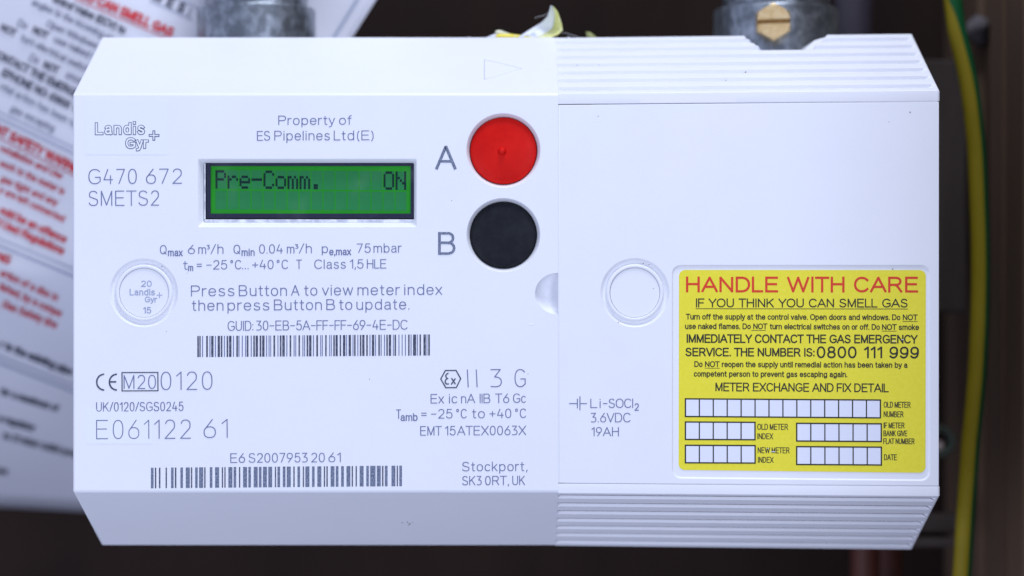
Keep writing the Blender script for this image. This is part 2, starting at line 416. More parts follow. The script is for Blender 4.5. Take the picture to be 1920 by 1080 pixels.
def letters(name, items, m, parent, d=-0.52, f=None, label=None, G=ENG):
    """items: (text, x0, x1, base_y_left, base_y_right, cap_height, stroke[, gap, space]) or ('#', polyline, stroke)"""
    V = []; F = []; k = 0
    f = f or (lambda x, y, dd: W(x, y, dd))
    def add(pts, t, cap=0.5):
        # very sharp corners (the points of A, M, N, V ...) are cut into separate strokes
        P = [Vector(q) for q in pts]
        for i in range(1, len(P)-1):
            a = P[i]-P[i-1]; b = P[i+1]-P[i]
            if a.length > 1e-5 and b.length > 1e-5 and a.normalized().dot(b.normalized()) < -0.15:
                c_ = min(cap, .36) if cap else 0.0
                add1(pts[:i+1], t, c_); add(pts[i:], t, c_); return
        add1(pts, t, cap)
    def add1(pts, t, cap=0.5):
        nonlocal k
        vs, fs = ribbon(pts, t, cap)
        b = len(V); dd = d-0.009*(k % 13); k += 1
        V.extend(f(v[0], v[1], dd) for v in vs)
        F.extend([tuple(b+i for i in q) for q in fs])
    for it in items:
        if it[0] == '#':
            add(it[1], it[2], it[3] if len(it) > 3 else 0.0); continue
        text, x0, x1, y0, y1, cap, t = it[:7]
        gap = it[7] if len(it) > 7 else 0.26
        space = it[8] if len(it) > 8 else 0.34
        st, w = layout(text, G, gap, space)
        L = math.hypot(x1-x0, y1-y0); ux = Vector(((x1-x0)/L, (y1-y0)/L)); uy = Vector((ux.y, -ux.x))
        sx = (L-t)/w if w > 0 else 1
        h = cap-t
        for s in st:
            add([Vector((x0, y0))+ux*(t/2+px*sx)+uy*(t/2+py*h) for px, py in s], t)
    # face the camera
    o = mesh_obj(name, V, F, m, parent)
    me = o.data
    if me.polygons and me.polygons[0].normal.y > 0: me.flip_normals()
    if label: o['label'] = label
    return o

# =================================================================== THE PLACE BEHIND THE METER
SET = []
def struct(o):
    o['kind'] = 'structure'; return o
# back board of the cupboard: a panel with real thickness, slightly wavy
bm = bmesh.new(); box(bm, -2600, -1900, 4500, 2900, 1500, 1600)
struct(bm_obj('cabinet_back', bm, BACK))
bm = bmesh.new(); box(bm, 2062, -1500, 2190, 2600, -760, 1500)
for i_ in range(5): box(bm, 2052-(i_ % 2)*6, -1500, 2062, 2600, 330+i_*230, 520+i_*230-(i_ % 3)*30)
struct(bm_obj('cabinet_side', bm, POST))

# greyed timber batten beside the meter
bm = bmesh.new()
a = atl(1700, 112, 950); b_ = atl(1813, 586, 950)
box(bm, a[0], a[1], b_[0], b_[1], 950, 1100)
bmesh.ops.bevel(bm, geom=bm.edges[:], offset=5, segments=2, affect='EDGES', profile=0.5)
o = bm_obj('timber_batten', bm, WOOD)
o['label'] = 'short dark greyed timber batten between the meter and the striped cable'; o['category'] = 'batten'
# lower bracket
tb = thing('fixing_bracket', 'blurred dark grey bracket behind the lower right corner of the meter', 'bracket', at(1750, 1020, 900))
bm = bmesh.new(); a = atl(1690, 965, 900); b_ = atl(1797, 1000, 900); box(bm, a[0], a[1], b_[0], b_[1], 900, 960)
bmesh.ops.bevel(bm, geom=bm.edges[:], offset=6, segments=2, affect='EDGES', profile=0.5)
bm_obj('plate', bm, WOOD, tb)
bm = bmesh.new(); a = atl(1690, 1010, 860); b_ = atl(1795, 1026, 860); box(bm, a[0], a[1], b_[0], b_[1], 860, 960)
bmesh.ops.bevel(bm, geom=bm.edges[:], offset=4, segments=2, affect='EDGES', profile=0.5)
bm_obj('lip', bm, WOOD, tb)
# washer with screw
tw = thing('wall_screw', 'green-grey washer and screw in the dark board right of the sticker', 'screw', at(1764, 828, 980))
bm = bmesh.new(); c = atl(1762, 828, 980); k = (D+980)/D
loft(bm, [(circle(c[0], c[1], r*k, 40), dd) for r, dd in ((31, 1020), (31, 986), (28, 978), (20, 978), (17, 986), (17, 1010))])
bm_obj('washer', bm, WASH, tw, 40)
bm = bmesh.new(); loft(bm, [(circle(c[0]+0*k, c[1]+9*k, r*k, 24), dd) for r, dd in ((11, 1010), (11, 994), (8, 988), (3, 986))], cap=True)
bm_obj('screw_head', bm, SCREW, tw, 40)
# vertical tubes
def tube(bm, path, r, n=20, cap=True):
    rows = []
    P = [Vector(p) for p in path]
    for i, p in enumerate(P):
        t = (P[min(i+1, len(P)-1)]-P[max(i-1, 0)]).normalized()
        a = t.cross(Vector((0, 0, 1)));
        if a.length < 1e-3: a = Vector((1, 0, 0))
        a.normalize(); b = t.cross(a)
        rr = r[i] if isinstance(r, (list, tuple)) else r
        rows.append([bm.verts.new(p+a*rr*math.cos(2*math.pi*j/n)+b*rr*math.sin(2*math.pi*j/n)) for j in range(n)])
    for A, B in zip(rows, rows[1:]):
        for j in range(n): bm.faces.new((A[j], A[(j+1) % n], B[(j+1) % n], B[j]))
    if cap: bm.faces.new(rows[0]); bm.faces.new(rows[-1][::-1])
def tube_thing(name, pts, r, m, label, cat):
    bm = bmesh.new(); tube(bm, pts, r)
    o = bm_obj(name, bm, m, None, 50); o['label'] = label; o['category'] = cat
    return o
kx = atl(1622, 1000, 1000)[0]
tube_thing('copper_pipe', [(kx, 900, 1000), (kx, 1800, 1000)], 34, COPPER, 'thin dull copper pipe running down below the ribbed lower edge of the meter', 'pipe')
kx = atl(1668, 1000, 1150)[0]
tube_thing('copper_pipe', [(kx, 900, 1150), (kx, 1800, 1150)], 30, COPPER, 'second, fainter copper pipe just right of the thin dull one below the meter', 'pipe')
kx = atl(1600, 0, 1100)[0]
tube_thing('grey_conduit', [(kx, -900, 1100), (kx, 500, 1100)], 46, GREYP, 'blurred dark purple-grey upright conduit right of the coupling with the brass bolt', 'conduit')
# white smear of mastic on the board
bm = bmesh.new()
c = atl(1835, 57, 1012)
bmesh.ops.create_icosphere(bm, subdivisions=3, radius=1, matrix=Matrix.Translation(c) @ Matrix.Diagonal((26, 34, 60, 1)))
for v in bm.verts:
    v.co += (v.co-Vector(c))*0.45*noise.noise(v.co*0.03)
o = bm_obj('mastic_lump', bm, RUBW, None, 60); o['label'] = 'small pale lump of mastic behind the top of the striped cable'; o['category'] = 'mastic'

# ------------------------------------------------------------------ earth cable, two-colour insulation
ec = thing('earth_cable', 'green and yellow striped earth cable hanging down right of the meter', 'cable', at(1804, 1090, 520))
path = [(1779, -60, .25), (1786, -10, .42), (1790, 25, .72), (1795, 62, .90), (1807, 112, .95), (1815, 150, .98), (1822, 195, 1), (1828, 250, 1), (1832, 300, 1), (1836, 400, 1), (1838, 470, 1.0), (1838, 540, 1),
        (1836, 620, 1), (1832, 700, 1), (1826, 770, 1), (1820, 830, 1), (1815, 900, 1), (1810, 976, 1), (1804, 1080, 1), (1799, 1160, 1)]
P3 = []
def cr(p0, p1, p2, p3, t):
    return 0.5*((2*p1)+(-p0+p2)*t+(2*p0-5*p1+4*p2-p3)*t*t+(-p0+3*p1-3*p2+p3)*t**3)
for i in range(len(path)-1):
    a, b, c, d = (Vector(path[max(i-1, 0)]), Vector(path[i]), Vector(path[i+1]), Vector(path[min(i+2, len(path)-1)]))
    for j in range(4): P3.append(cr(a, b, c, d, j/4))
P3.append(Vector(path[-1]))
for nm, m, lo, hi in (('yellow_stripe', CYEL, 78, 262), ('green_stripe', CGRN, -98, 78)):
    bm = bmesh.new(); rows = []
    for i, p in enumerate(P3):
        c = Vector(atl(p.x, p.y, 620))
        q0 = P3[max(0, i-1)]; q1 = P3[min(len(P3)-1, i+1)]
        t = Vector((q1.x-q0.x, q1.y-q0.y, 0)).normalized(); a = Vector((t.y, -t.x, 0)) * (1 if t.y > 0 else -1)   # to the right
        back = Vector((0, 0, -1))                                                                                # towards camera
        tw_ = (1-p.z)*125-10
        rr = 20.0
        row = []
        for s in range(13):
            an = R(lo+(hi-lo)*s/12+tw_)
            row.append(bm.verts.new(c+a*rr*math.cos(an)+back*rr*math.sin(an)))
        rows.append(row)
    for A, B in zip(rows, rows[1:]):
        for s in range(12): bm.faces.new((A[s], A[s+1], B[s+1], B[s]))
    bm_obj(nm, bm, m, ec, 60)

# ------------------------------------------------------------------ pipe couplings
def lathe(bm, cx, cd, prof, n=56):
    rows = []
    for r, y in prof: rows.append([bm.verts.new((cx+r*math.cos(2*math.pi*j/n), y, cd+r*math.sin(2*math.pi*j/n))) for j in range(n)])
    for A, B in zip(rows, rows[1:]):
        for j in range(n): bm.faces.new((A[j], A[(j+1) % n], B[(j+1) % n], B[j]))
def coupling(px, halfw, topy, label, bolt):
    cd = 560.0; k = (D+cd)/D
    cx = atl(px, 0, cd)[0]; r = halfw*k*0.998
    yt = 540-(540-topy)*(D+cd-r)/D          # rim height as seen on the near side
    t = thing('pipe_coupling', label, 'pipe coupling', W(cx, 220, cd), 'galvanised couplings on top of the meter')
    bm = bmesh.new(); lathe(bm, cx, cd, [(r-14, 200), (r, 190), (r, yt+7), (r-2.5, yt+2), (r-8, yt), (r*0.84, yt-1)])
    bm_obj('collar', bm, ZINC, t, 40)
    bm = bmesh.new(); lathe(bm, cx, cd, [(r*0.86, yt+3), (r*0.86, yt-260), (r*0.80, yt-268), (r*0.80, yt-700)])
    bm_obj('pipe', bm, ZINC, t, 40)
    if bolt:
        df = cd-r
        # hexagonal brass head, slot cut across it
        c = atl(1449, 42, df-6); kk = (D+df-6)/D
        R0 = 35.5*kk
        def hexa(rad, rot=90-0.5): return [(c[0]+rad*math.cos(R(rot+60*i)), c[1]+rad*math.sin(R(rot+60*i))) for i in range(6)]
        def dense(h):
            out = []
            for i in range(6):
                a, b = Vector(h[i]), Vector(h[(i+1) % 6])
                for j in range(8): out.append(tuple(a.lerp(b, j/8)))
            return out
        base = dense(hexa(R0))
        ri = R0*0.865
        top = [(c[0]+ri*math.cos(math.atan2(p[1]-c[1], p[0]-c[0])), c[1]+ri*math.sin(math.atan2(p[1]-c[1], p[0]-c[0]))) for p in base]
        mid = []
        for p in base:
            dist = math.hypot(p[0]-c[0], p[1]-c[1]); mid.append(dist)
        bm = bmesh.new()
        dtop = df-26
        rim = [(p[0], p[1], dtop+(dist-ri)*0.75+0.8) for p, dist in zip(base, mid)]
        rows = loft(bm, [[(p[0], p[1], df+10) for p in base], rim, [(p[0], p[1], dtop) for p in top]])
        # flat top in two halves with a slot between
        sw = 4.3*kk; ang = R(-2.0)
        ca, sa = math.cos(ang), math.sin(ang)
        def cut(sign):
            pts = [p for p in top if sign*(-(p[0]-c[0])*sa+(p[1]-c[1])*ca) > sw]
            pts.sort(key=lambda p: math.atan2(sign*(p[1]-c[1]), p[0]-c[0]))
            hw = math.sqrt(ri*ri-sw*sw)
            e1 = (c[0]+hw*ca-sign*sw*sa, c[1]+hw*sa+sign*sw*ca); e2 = (c[0]-hw*ca-sign*sw*sa, c[1]-hw*sa+sign*sw*ca)
            return [e1]+pts+[e2]
        for sg in (1, -1):
            pl = cut(sg); bm.faces.new([bm.verts.new((p[0], p[1], dtop)) for p in pl])
            e1, e2 = pl[0], pl[-1]
            bm.faces.new([bm.verts.new(q) for q in ((e1[0], e1[1], dtop), (e2[0], e2[1], dtop), (e2[0], e2[1], dtop+9), (e1[0], e1[1], dtop+9))])
        hb = bm_obj('bolt', bm, BRASS, t, 30)
        bm = bmesh.new()
        hw = ri*0.995
        q = [(c[0]+x*ca-y*sa, c[1]+x*sa+y*ca, dtop+8) for x, y in ((-hw, -sw), (hw, -sw), (hw, sw), (-hw, sw))]
        bm.faces.new([bm.verts.new(p) for p in q])
        bm_obj('slot', bm, BRASSD, hb)
    return t
coupling(481, 111, 1.5, 'mottled galvanised pipe coupling beside the printed notice, above the left half of the meter', False)
coupling(1455, 117, 2.5, 'mottled galvanised pipe coupling with a slotted brass bolt, above the ribbed half of the meter', True)

# ------------------------------------------------------------------ laminated notice behind the meter, left
nt_ = thing('printed_notice', 'curled laminated safety notice with tilted red and black print, left behind the meter', 'notice', at(60, 960, 1200))
def pd(x, y):        # how far behind the front plane the sheet hangs
    u = max(0.0, (y-430))/500
    return 620+0.16*max(0, y-80)+600*u*u+14*math.sin(x*0.011+y*0.006)+10*math.sin(y*0.021-x*0.01)
def ps(x, y, dd): return at(x, y, pd(x, y)+dd)
# outline: right edge from (724,-30) to (560, 230); the sheet goes on behind the meter; bottom edge curls away
NR = 46; NC = 40
V = []; F = []
for i in range(NR+1):
    v = i/NR
    for j in range(NC+1):
        u = j/NC
        yt = -260+v*1210
        xr = 705-0.632*yt if yt < 900 else 136
        x = -420+u*(max(xr, 170)+420)
        y = yt+(0.052*x+0.00003*x*x)*max(0.0, min(1.0, (v-0.6)/0.4))
        V.append(ps(x, y, 0))
n0 = len(V)
for i in range(NR):
    for j in range(NC):
        a = i*(NC+1)+j; F.append((a, a+1, a+NC+2, a+NC+1))
sh = mesh_obj('sheet', V, F, PAPER, nt_, 80)
if sh.data.polygons[0].normal.y > 0: sh.data.flip_normals()
sm = sh.modifiers.new('thickness', 'SOLIDIFY'); sm.thickness = 0.0003; sm.offset = -1
def ln(x0, y0, x1, y1, t): return ('#', [(x0+(x1-x0)*i/8, y0+(y1-y0)*i/8) for i in range(9)], t)
def pl(text, x0, y0, ang, cap, t, upto=None, gap=.26):
    st, w = layout(text, ARI, gap, .36)
    L = w*(cap-t)+t
    return (text, x0, x0+L*math.cos(R(ang)), y0, y0+L*math.sin(R(ang)), cap, t, gap, .36)
PN = dict(d=-4.0, f=ps, G=ARI)
def paper_lines(name, items, m, parent, **kw):
    for it in items: letters(name, [it], m, parent, **kw)
paper_lines('black_lettering', [
    pl('ontrol Valve (ECV) to', 97, 3, 24.5, 15, 2.9), pl('CONTACT THE EMERGENCY', -17, 104, 26.5, 15, 2.9),
    pl('EPHONE NO: (0800 111', 1, 141, 26.5, 15, 2.9), pl('r to the existing pipe', -2, 652, 21.5, 15, 3.0),
    pl('for a maximum of', -1, 740, 17, 14, 2.8), pl('e regulator', -5, 790, 16.5, 14, 2.8),
    pl('to 21 mbar outlet pres', 4, 823, 14.5, 14, 2.8), pl('use', -12, 888, 8, 15, 2.8), pl('W E S :', 283, -2, 24.5, 19, 3.6, gap=.5),
    pl('NOT', 59, 61, 25, 14, 2.7), pl('NOT', -1, 56, 26, 14, 2.7), pl('NOT', 79, 126, 25, 14, 2.7)], PBLK, nt_, **PN)
paper_lines('grey_lettering', [
    pl('angles to the incoming pipe', 58, 9, 25, 13, 1.8), pl('Open Windows', 85, 49, 25, 13.5, 1.8),
    pl('Do', 31, 48, 25, 14, 1.8), pl('use naked flames', 99, 79, 25, 14, 1.8), pl('turn electrical switches', 37, 76, 26, 13.5, 1.8),
    pl('Do', 53, 113, 25, 14, 1.8), pl('smoke', 121, 145, 25, 14, 1.8), pl('ntial action has been ta', -2, 166, 27, 13.5, 1.8),
    pl('gas escaping', 18, 208, 26, 13.5, 1.8)], PGRY, nt_, **PN)
paper_lines('red_lettering', [
    pl('YOU CAN SMELL GAS', 136, -9, 23.2, 19, 4.0), ln(140, -2, 340, 84, 1.8),
    pl('ANT SAFETY WARNING', -24, 242, 26.8, 18, 3.8), ln(-5, 258, 140, 330, 1.8),
    pl('NG', -8, 488, 20, 17, 3.6),
    pl('ould be an offence', -3, 399, 25, 15.5, 3.0), pl('d Use) Regulations', -10, 421, 24.5, 15.5, 3.0)], PRED, nt_, **PN)
paper_lines('red_lettering', [
    pl('nstallation and Use', -2, 283, 25, 13.5, 2.1), pl('work to the meter is', -3, 311, 24.5, 13.5, 2.1),
    pl('gas tight and any', -1, 340, 24, 13.5, 2.1), pl('s are left connected', -3, 361, 25, 13.5, 2.1),
    pl('ertion of a disc in', -2, 517, 24.5, 14, 2.2), pl('lished, by a compe', -3, 543, 24.5, 14, 2.2), pl('Gas Safety (Ins', 2, 576, 22, 14.5, 2.3)], PRED, nt_, **PN)
paper_lines('rule_line', [ln(-20, 202, 140, 278, 2.5), ln(-20, 214, 140, 290, 3.5), ln(-20, 440, 140, 506, 2.5), ln(-20, 454, 140, 520, 4),
    ln(-20, 662, 140, 724, 2.5), ln(-20, 674, 140, 736, 4), ln(682, -20, 600, 112, 5.0), ln(280, 0, 360, 36, 2.2), ln(330, -4, 380, 18, 2)], PLIN, nt_, d=-3.0, f=ps)

# =================================================================== THE METER
DS = 0.07*D
meter = thing('gas_meter', 'white gas meter with green display, red and black buttons and a yellow warning sticker', 'gas meter', W(948, 1056, 0.14/0.00014*0.5))
YT, YB = 37.0, 1056.0
XL, XM = 136.5, 1046.6

def hexprism(bm, x0, x1, yc0, yc1, yt, yb, d1):
    prof = [(yc0, 0), (yt, DS), (yt, d1), (yb, d1), (yb, DS), (yc1, 0)]
    A = [bm.verts.new((x0, y, d)) for y, d in prof]; B = [bm.verts.new((x1, y, d)) for y, d in prof]
    n = len(prof)
    for i in range(n): bm.faces.new((A[i], A[(i+1) % n], B[(i+1) % n], B[i]))
    bm.faces.new(A[::-1]); bm.faces.new(B)
bm = bmesh.new()
hexprism(bm, XL, XM, 176, 922.5, YT, YB, 800)
bmesh.ops.recalc_face_normals(bm, faces=bm.faces[:])
ed = [e for e in bm.edges if not all(abs(v.co.x-XM) < 1e-3 for v in e.verts)]
bmesh.ops.bevel(bm, geom=ed, offset=4.2, segments=4, affect='EDGES', profile=0.5, clamp_overlap=True)
bm.faces.ensure_lookup_table()
front = max((f for f in bm.faces if abs(f.normal.z) > .999 and f.calc_center_median().z < 5), key=lambda f: f.calc_area())
fl = [tuple(v.co) for v in front.verts]
nrm_t = Vector((0, -DS, -(176-YT))).normalized()
top = max((f for f in bm.faces if f.calc_center_median().y < 176 and 20 < f.calc_center_median().z < DS-20 and abs(f.normal.x) < .1), key=lambda f: f.calc_area())
tl = [tuple(v.co) for v in top.verts]
bmesh.ops.delete(bm, geom=[front, top], context='FACES_ONLY')
# front outline with the finger scoop bitten out of its right edge
SC = (1046.6, 550.5); SRx, SRy = 43.5, 39.0
scoop = [(SC[0]-SRx*math.sin(math.pi*i/24), SC[1]-SRy*math.cos(math.pi*i/24)) for i in range(25)]   # top to bottom
outer = []
n = len(fl)
for i in range(n):
    a, b = fl[i], fl[(i+1) % n]
    outer.append(a)
    if abs(a[0]-XM) < .01 and abs(b[0]-XM) < .01 and abs(a[1]-b[1]) > 300:
        seq = scoop if a[1] < b[1] else scoop[::-1]
        outer += [(p[0], p[1], 0.0) for p in seq]
BA = (943.8, 282.0); BB = (943.8, 440.5)
SL = (269.5, 549.0)
holes2 = [circle(*BA, 70, 72), circle(*BB, 69.5, 72), circle(*SL, 64.5, 72), rrect(370.5, 297.5, 781.5, 426, 3, 3)]
holed(bm, outer, [[(p[0], p[1], 0.0) for p in h] for h in holes2])
# button wells
for cx, cy, r in ((*BA, 70), (*BB, 69.5)):
    loft(bm, [(circle(cx, cy, r-a, 72), d) for a, d in ((0, 0), (0.5, 0.3), (1.3, 1.4), (4.6, 11), (5.9, 14), (6.7, 17), (6.85, 40))], cap=True)
# seal well: conical groove, collar ring, stepped disc seat
def sealwell(bm, cx, cy, R0):
    loft(bm, [(circle(cx, cy, r, 72), d) for r, d in ((R0, 0), (R0-.9, .4), (R0-2, 1.8), (R0-4.5, 5.0), (R0-7, 6.6), (R0-9, 7.0), (R0-10.2, 6.5), (R0-11, 4.5),
        (R0-11.6, 2.2), (R0-12.4, 1.1), (R0-13.8, .6), (R0-16.2, .6), (R0-17.3, 1.0), (R0-18, 2.4), (R0-18.2, 12))], cap=True)
sealwell(bm, *SL, 64.5)
# display window: chamfered surround then straight wall
def nr(pts, x0, y0, x1, y1): pass
loft(bm, [(rrect(370.5+a, 297.5+b, 781.5-c, 426-e, 3, 3), d) for a, b, c, e, d in ((0, 0, 0, 0, 0), (.6, .6, .6, .6, .4), (9.2, 7.2, 5.8, 9.6, 13), (9.6, 7.6, 6.2, 10, 16), (9.6, 7.6, 6.2, 10, 60))])
# finger scoop: quarter bowl that ends against the side of the door
rows = []
for k in range(9):
    t = k/8*math.pi/2
    q = math.cos(t); dd = 24*math.sin(t)
    rows.append([(SC[0]-SRx*q*math.sin(math.pi*i/24)-(0 if q > .01 else 0), SC[1]-SRy*q*math.cos(math.pi*i/24), dd) for i in range(25)])
rows[-1] = [(SC[0], SC[1], 24) for _ in range(25)]
vr = [[bm.verts.new(p) for p in rw] for rw in rows[:-1]]
tip = bm.verts.new(rows[-1][0])
for A, B in zip(vr, vr[1:]):
    for i in range(24): bm.faces.new((A[i], A[i+1], B[i+1], B[i]))
for i in range(24): bm.faces.new((vr[-1][i], vr[-1][i+1], tip))
# arrow pressed into the upper slope
def slope_pt(x, yimg):
    H = 540-yimg; s = (H-364)/(139-.07*H)
    return Vector((960+(x-960)*(1+.07*s), 176-139*s, DS*s))
tri = [slope_pt(907, 110.5), slope_pt(980, 128.3), slope_pt(907, 150)]
# keep it on the actual plane of the face
pn = (Vector(tl[1])-Vector(tl[0])).cross(Vector(tl[2])-Vector(tl[1])).normalized(); p0 = Vector(tl[0])
if pn.y > 0: pn = -pn
onp = lambda v: v-pn*((v-p0).dot(pn))
tri = [onp(v) for v in tri]
cen = sum(tri, Vector())/3
holed(bm, tl, [[tuple(v) for v in tri]])
lay = bm.faces.layers.int.get('flat'); before = set(bm.faces)
loft(bm, [[tuple(v) for v in tri], [tuple(v+(cen-v)*0.05-pn*3.4) for v in tri], [tuple(v+(cen-v)*0.095-pn*0.2) for v in tri]], cap=True)
for f_ in bm.faces:
    if f_ not in before: f_[lay] = 1
bmesh.ops.remove_doubles(bm, verts=bm.verts[:], dist=0.02)
hs = bm_obj('housing', bm, WHITE, meter, 50, big=20000)

# ---- ribbed right-hand cover: one shell with upper and lower ribs
XR = 1762.5
def sk(x, y):       # the cover flares very slightly to the right
    return y+(y-548)/380*6.0*(x-1047)/715
def smax(x):
    xs = [(1425.5, 1.0), (1454.7, .751), (1551.6, .751), (1592, 1.0)]
    if x <= xs[0][0] or x >= xs[-1][0]: return 1.0
    for (a, sa_), (b, sb) in zip(xs, xs[1:]):
        if a <= x <= b: return sa_+(sb-sa_)*(x-a)/(b-a)
def rib(s, s0, pitch, last, last_w):
    if s < s0-pitch*.5: return 0.0
    ph = (s-s0)/pitch
    if ph > last: return 0.0
    f_ = (ph+1e-6) % 1.0; a_, b_ = last_w
    if f_ <= b_: return f_/b_
    if a_: return 1-max(0.0, f_-.5)/.5
    if f_ > .94: return 1-((f_-.94)/.06)**2
    return 1.0
def cover(top_):
    bm = bmesh.new()
    stations = [1046.65, 1047.6, 1048.6, 1049.8, 1060, 1200, 1380, 1425.5, 1433, 1440, 1447, 1454.7, 1495, 1551.6, 1560, 1570, 1580, 1592, 1620, 1680, 1735, 1748, 1751, 1753, 1755, 1757, 1759, 1760.6, 1761.6, 1762.3, XR]
    if True:
        yc = 175.5 if top_ else 924.5; rise = (139 if top_ else 134); sg = -1 if top_ else 1
        seam = 195.2 if top_ else 906.6
        yend = (176-139) if top_ else 1056+2
        rise = (yc-yend)*(-sg)*-1 if not top_ else yc-yend
        rise = abs(yc-yend)
        nv = Vector((0, sg*DS, -rise)).normalized()   # outward normal of the slope (y, d)
        s0, pitch = (.0976, .1370) if top_ else (.036, .1410)
        ss = [0.0]+[i/220 for i in range(1, 221)]
        for kk_ in range(8):
            ss += [s0+pitch*(kk_+q_) for q_ in ((.0, .02, .04, .06, .5) if top_ else (.0, .28, .30, .315, .33, .42, .94)) if s0+pitch*(kk_+q_) < 1]
        ss = sorted(set(round(v_, 6) for v_ in ss))
        grid = []; marks = []
        for x in stations:
            e = XR-x
            rnd = 0.0 if e > 4 else 4-math.sqrt(max(0, 16-(4-e)**2))     # rounded end
            amp = min(1.0, max(0.0, (e-6)/8))
            amp *= min(1.0, (x-1046.65)/3.0)
            m = smax(x) if top_ else 1.0
            row = [(x, sk(x, seam), 20), (x, sk(x, seam), 1.0+rnd), (x, sk(x, seam+sg*.7), .15+rnd), (x, sk(x, seam+sg*1.6), rnd)]
            row += [(x, sk(x, yc-sg*4), rnd), (x, sk(x, yc-sg*1.6), .15+rnd)]
            for s in ss:
                sc = min(s, m)
                h = rib(sc, s0, pitch, 6.999, (1, .04) if top_ else (0, .42))
                A = 6.2 if top_ else 23.0
                # start the first groove softly at the crease
                off = (-(1-h)*A*amp) if sc > s0-pitch*.5 and sc < s0+6.45*pitch else (0 if sc <= s0-pitch*.5 else -(1-1)*A)
                if abs(sc-s0) >= pitch*.5 and sc < s0: off = 0
                if s == 0: off = -.5
                y = yc+sg*rise*sc; d = DS*sc
                y = sk(x, y)
                edge = (m-sc)*DS*1.1
                if edge < 5: off -= 5-math.sqrt(max(0, 25-(5-edge)**2))
                row.append((x, y+nv.y*(off-rnd), d+nv.z*(off-rnd)))
            last = row[-1]
            ylim = last[1]
            row.append((x, ylim+sg*0.3, DS*m+16)); row.append((x, ylim, 800))
            grid.append([bm.verts.new(p) for p in row])
            ns_ = len(row)
        for A, B in zip(grid, grid[1:]):
            for i in range(len(A)-1):
                try: fc = bm.faces.new((A[i], A[i+1], B[i+1], B[i]))
                except ValueError: continue
                si = i-6
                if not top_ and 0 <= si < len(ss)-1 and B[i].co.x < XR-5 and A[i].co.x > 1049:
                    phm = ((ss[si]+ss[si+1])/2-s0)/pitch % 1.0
                    if .28 < phm < .33 and ss[si] > s0: fc.material_index = 1  # dark line painted on each lower ledge: lip shadow plus grime
        # closed right-hand side and left end
        for g in (grid[-1], grid[0]):
            vs = g[1:]
            backs = [bm.verts.new((v.co.x, v.co.y, 800)) for v in vs]
            for i in range(len(vs)-1):
                try: bm.faces.new((vs[i], vs[i+1], backs[i+1], backs[i]))
                except ValueError: pass
    bmesh.ops.remove_doubles(bm, verts=bm.verts[:], dist=0.003)
    bmesh.ops.dissolve_degenerate(bm, edges=bm.edges[:], dist=0.003)
    return bm_obj('ribbed_cover', bm, [WHITE, SHADE_GRIME], meter, 32, big=2500)
cover(True); cover(False)
# plain layer of the case showing in the notch behind the cover
bm = bmesh.new()
box(bm, 1048, 200, 1758.5, 900, 34, 800)
box(bm, 1046.75, 197, 1049, 905, .55, 33)
vs_ = [bm.verts.new(v) for v in ((1110, 188, 9), (1758.5, 188, .7), (1758.5, 199.5, .7), (1110, 199.5, 9))]
bm.faces.new(vs_)
bm.faces.new([bm.verts.new(v) for v in ((1060, 902, 4), (1758.5, 908, 1.6), (1758.5, 916, 1.6), (1060, 909, 4))])
bm_obj('back_case', bm, WHITE, meter)
bm = bmesh.new()
q = [slope_pt(1505.5, 96.8), slope_pt(1528, 74), slope_pt(1547, 68.5), slope_pt(1553, 80), slope_pt(1532, 99)]
q = [v+Vector((0, 1.0, 7)) for v in q]
f1 = [bm.verts.new(v) for v in q]; f2 = [bm.verts.new(v+Vector((-8, 4, 120))) for v in q]
bm.faces.new(f1)
for i in range(5): bm.faces.new((f1[i], f1[(i+1) % 5], f2[(i+1) % 5], f2[i]))
bm_obj('notch_lip', bm, WHITE, meter)

# ---- battery door
bm = bmesh.new()
x0, x1 = 1048.3, 1760.6
dc = [(x0, 196.6), (x1, sk(x1, 196.6)), (x1, sk(x1, 905.7)), (x0, 905.7)]
def inset(pts, a): # crude inset of the nearly rectangular outline
    sx = (1, -1, -1, 1); sy = (1, 1, -1, -1)
    return [(p[0]+sx[i]*a, p[1]+sy[i]*a) for i, p in enumerate(pts)]
LR = [(1259.5, 496.5), (1744.5, 496.5), (1744.5, 902), (1259.5, 897.5)]     # label recess corners
def rquad(c, r, ins=0, n=6):
    c = inset(c, ins)
    pts = []
    dirs = [(1, 1, 180), (-1, 1, 270), (-1, -1, 0), (1, -1, 90)]
    for (x, y), (dx, dy, a) in zip(c, dirs):
        for i in range(n+1):
            t = R(a+90*i/n); pts.append((x+dx*r+r*math.cos(t), y+dy*r+r*math.sin(t)))
    return pts
SR = (1190.6, 548.8)
fr = [(p[0], p[1], 0.0) for p in inset(dc, 1.3)]
rec = rquad(LR, 17)
holed(bm, fr, [[(p[0], p[1], 0.0) for p in circle(*SR, 65, 72)], [(p[0], p[1], 0.0) for p in rec]])
loft(bm, [[(p[0], p[1], 0.0) for p in inset(dc, 1.3)], [(p[0], p[1], .25) for p in inset(dc, .5)], [(p[0], p[1], 1.0) for p in dc], [(p[0], p[1], 33) for p in dc]])
sealwell(bm, *SR, 65)
loft(bm, [(rquad(LR, 17-a*.5, a), d) for a, d in ((0, 0), (.8, .35), (1.6, 1.3), (2.4, 2.3), (3.2, 2.6))])
holed(bm, [(p[0], p[1], 2.6) for p in rquad(LR, 15.4, 3.2)], [])
bmesh.ops.remove_doubles(bm, verts=bm.verts[:], dist=0.02)
door = bm_obj('battery_door', bm, WHITE, meter, 50, big=20000)

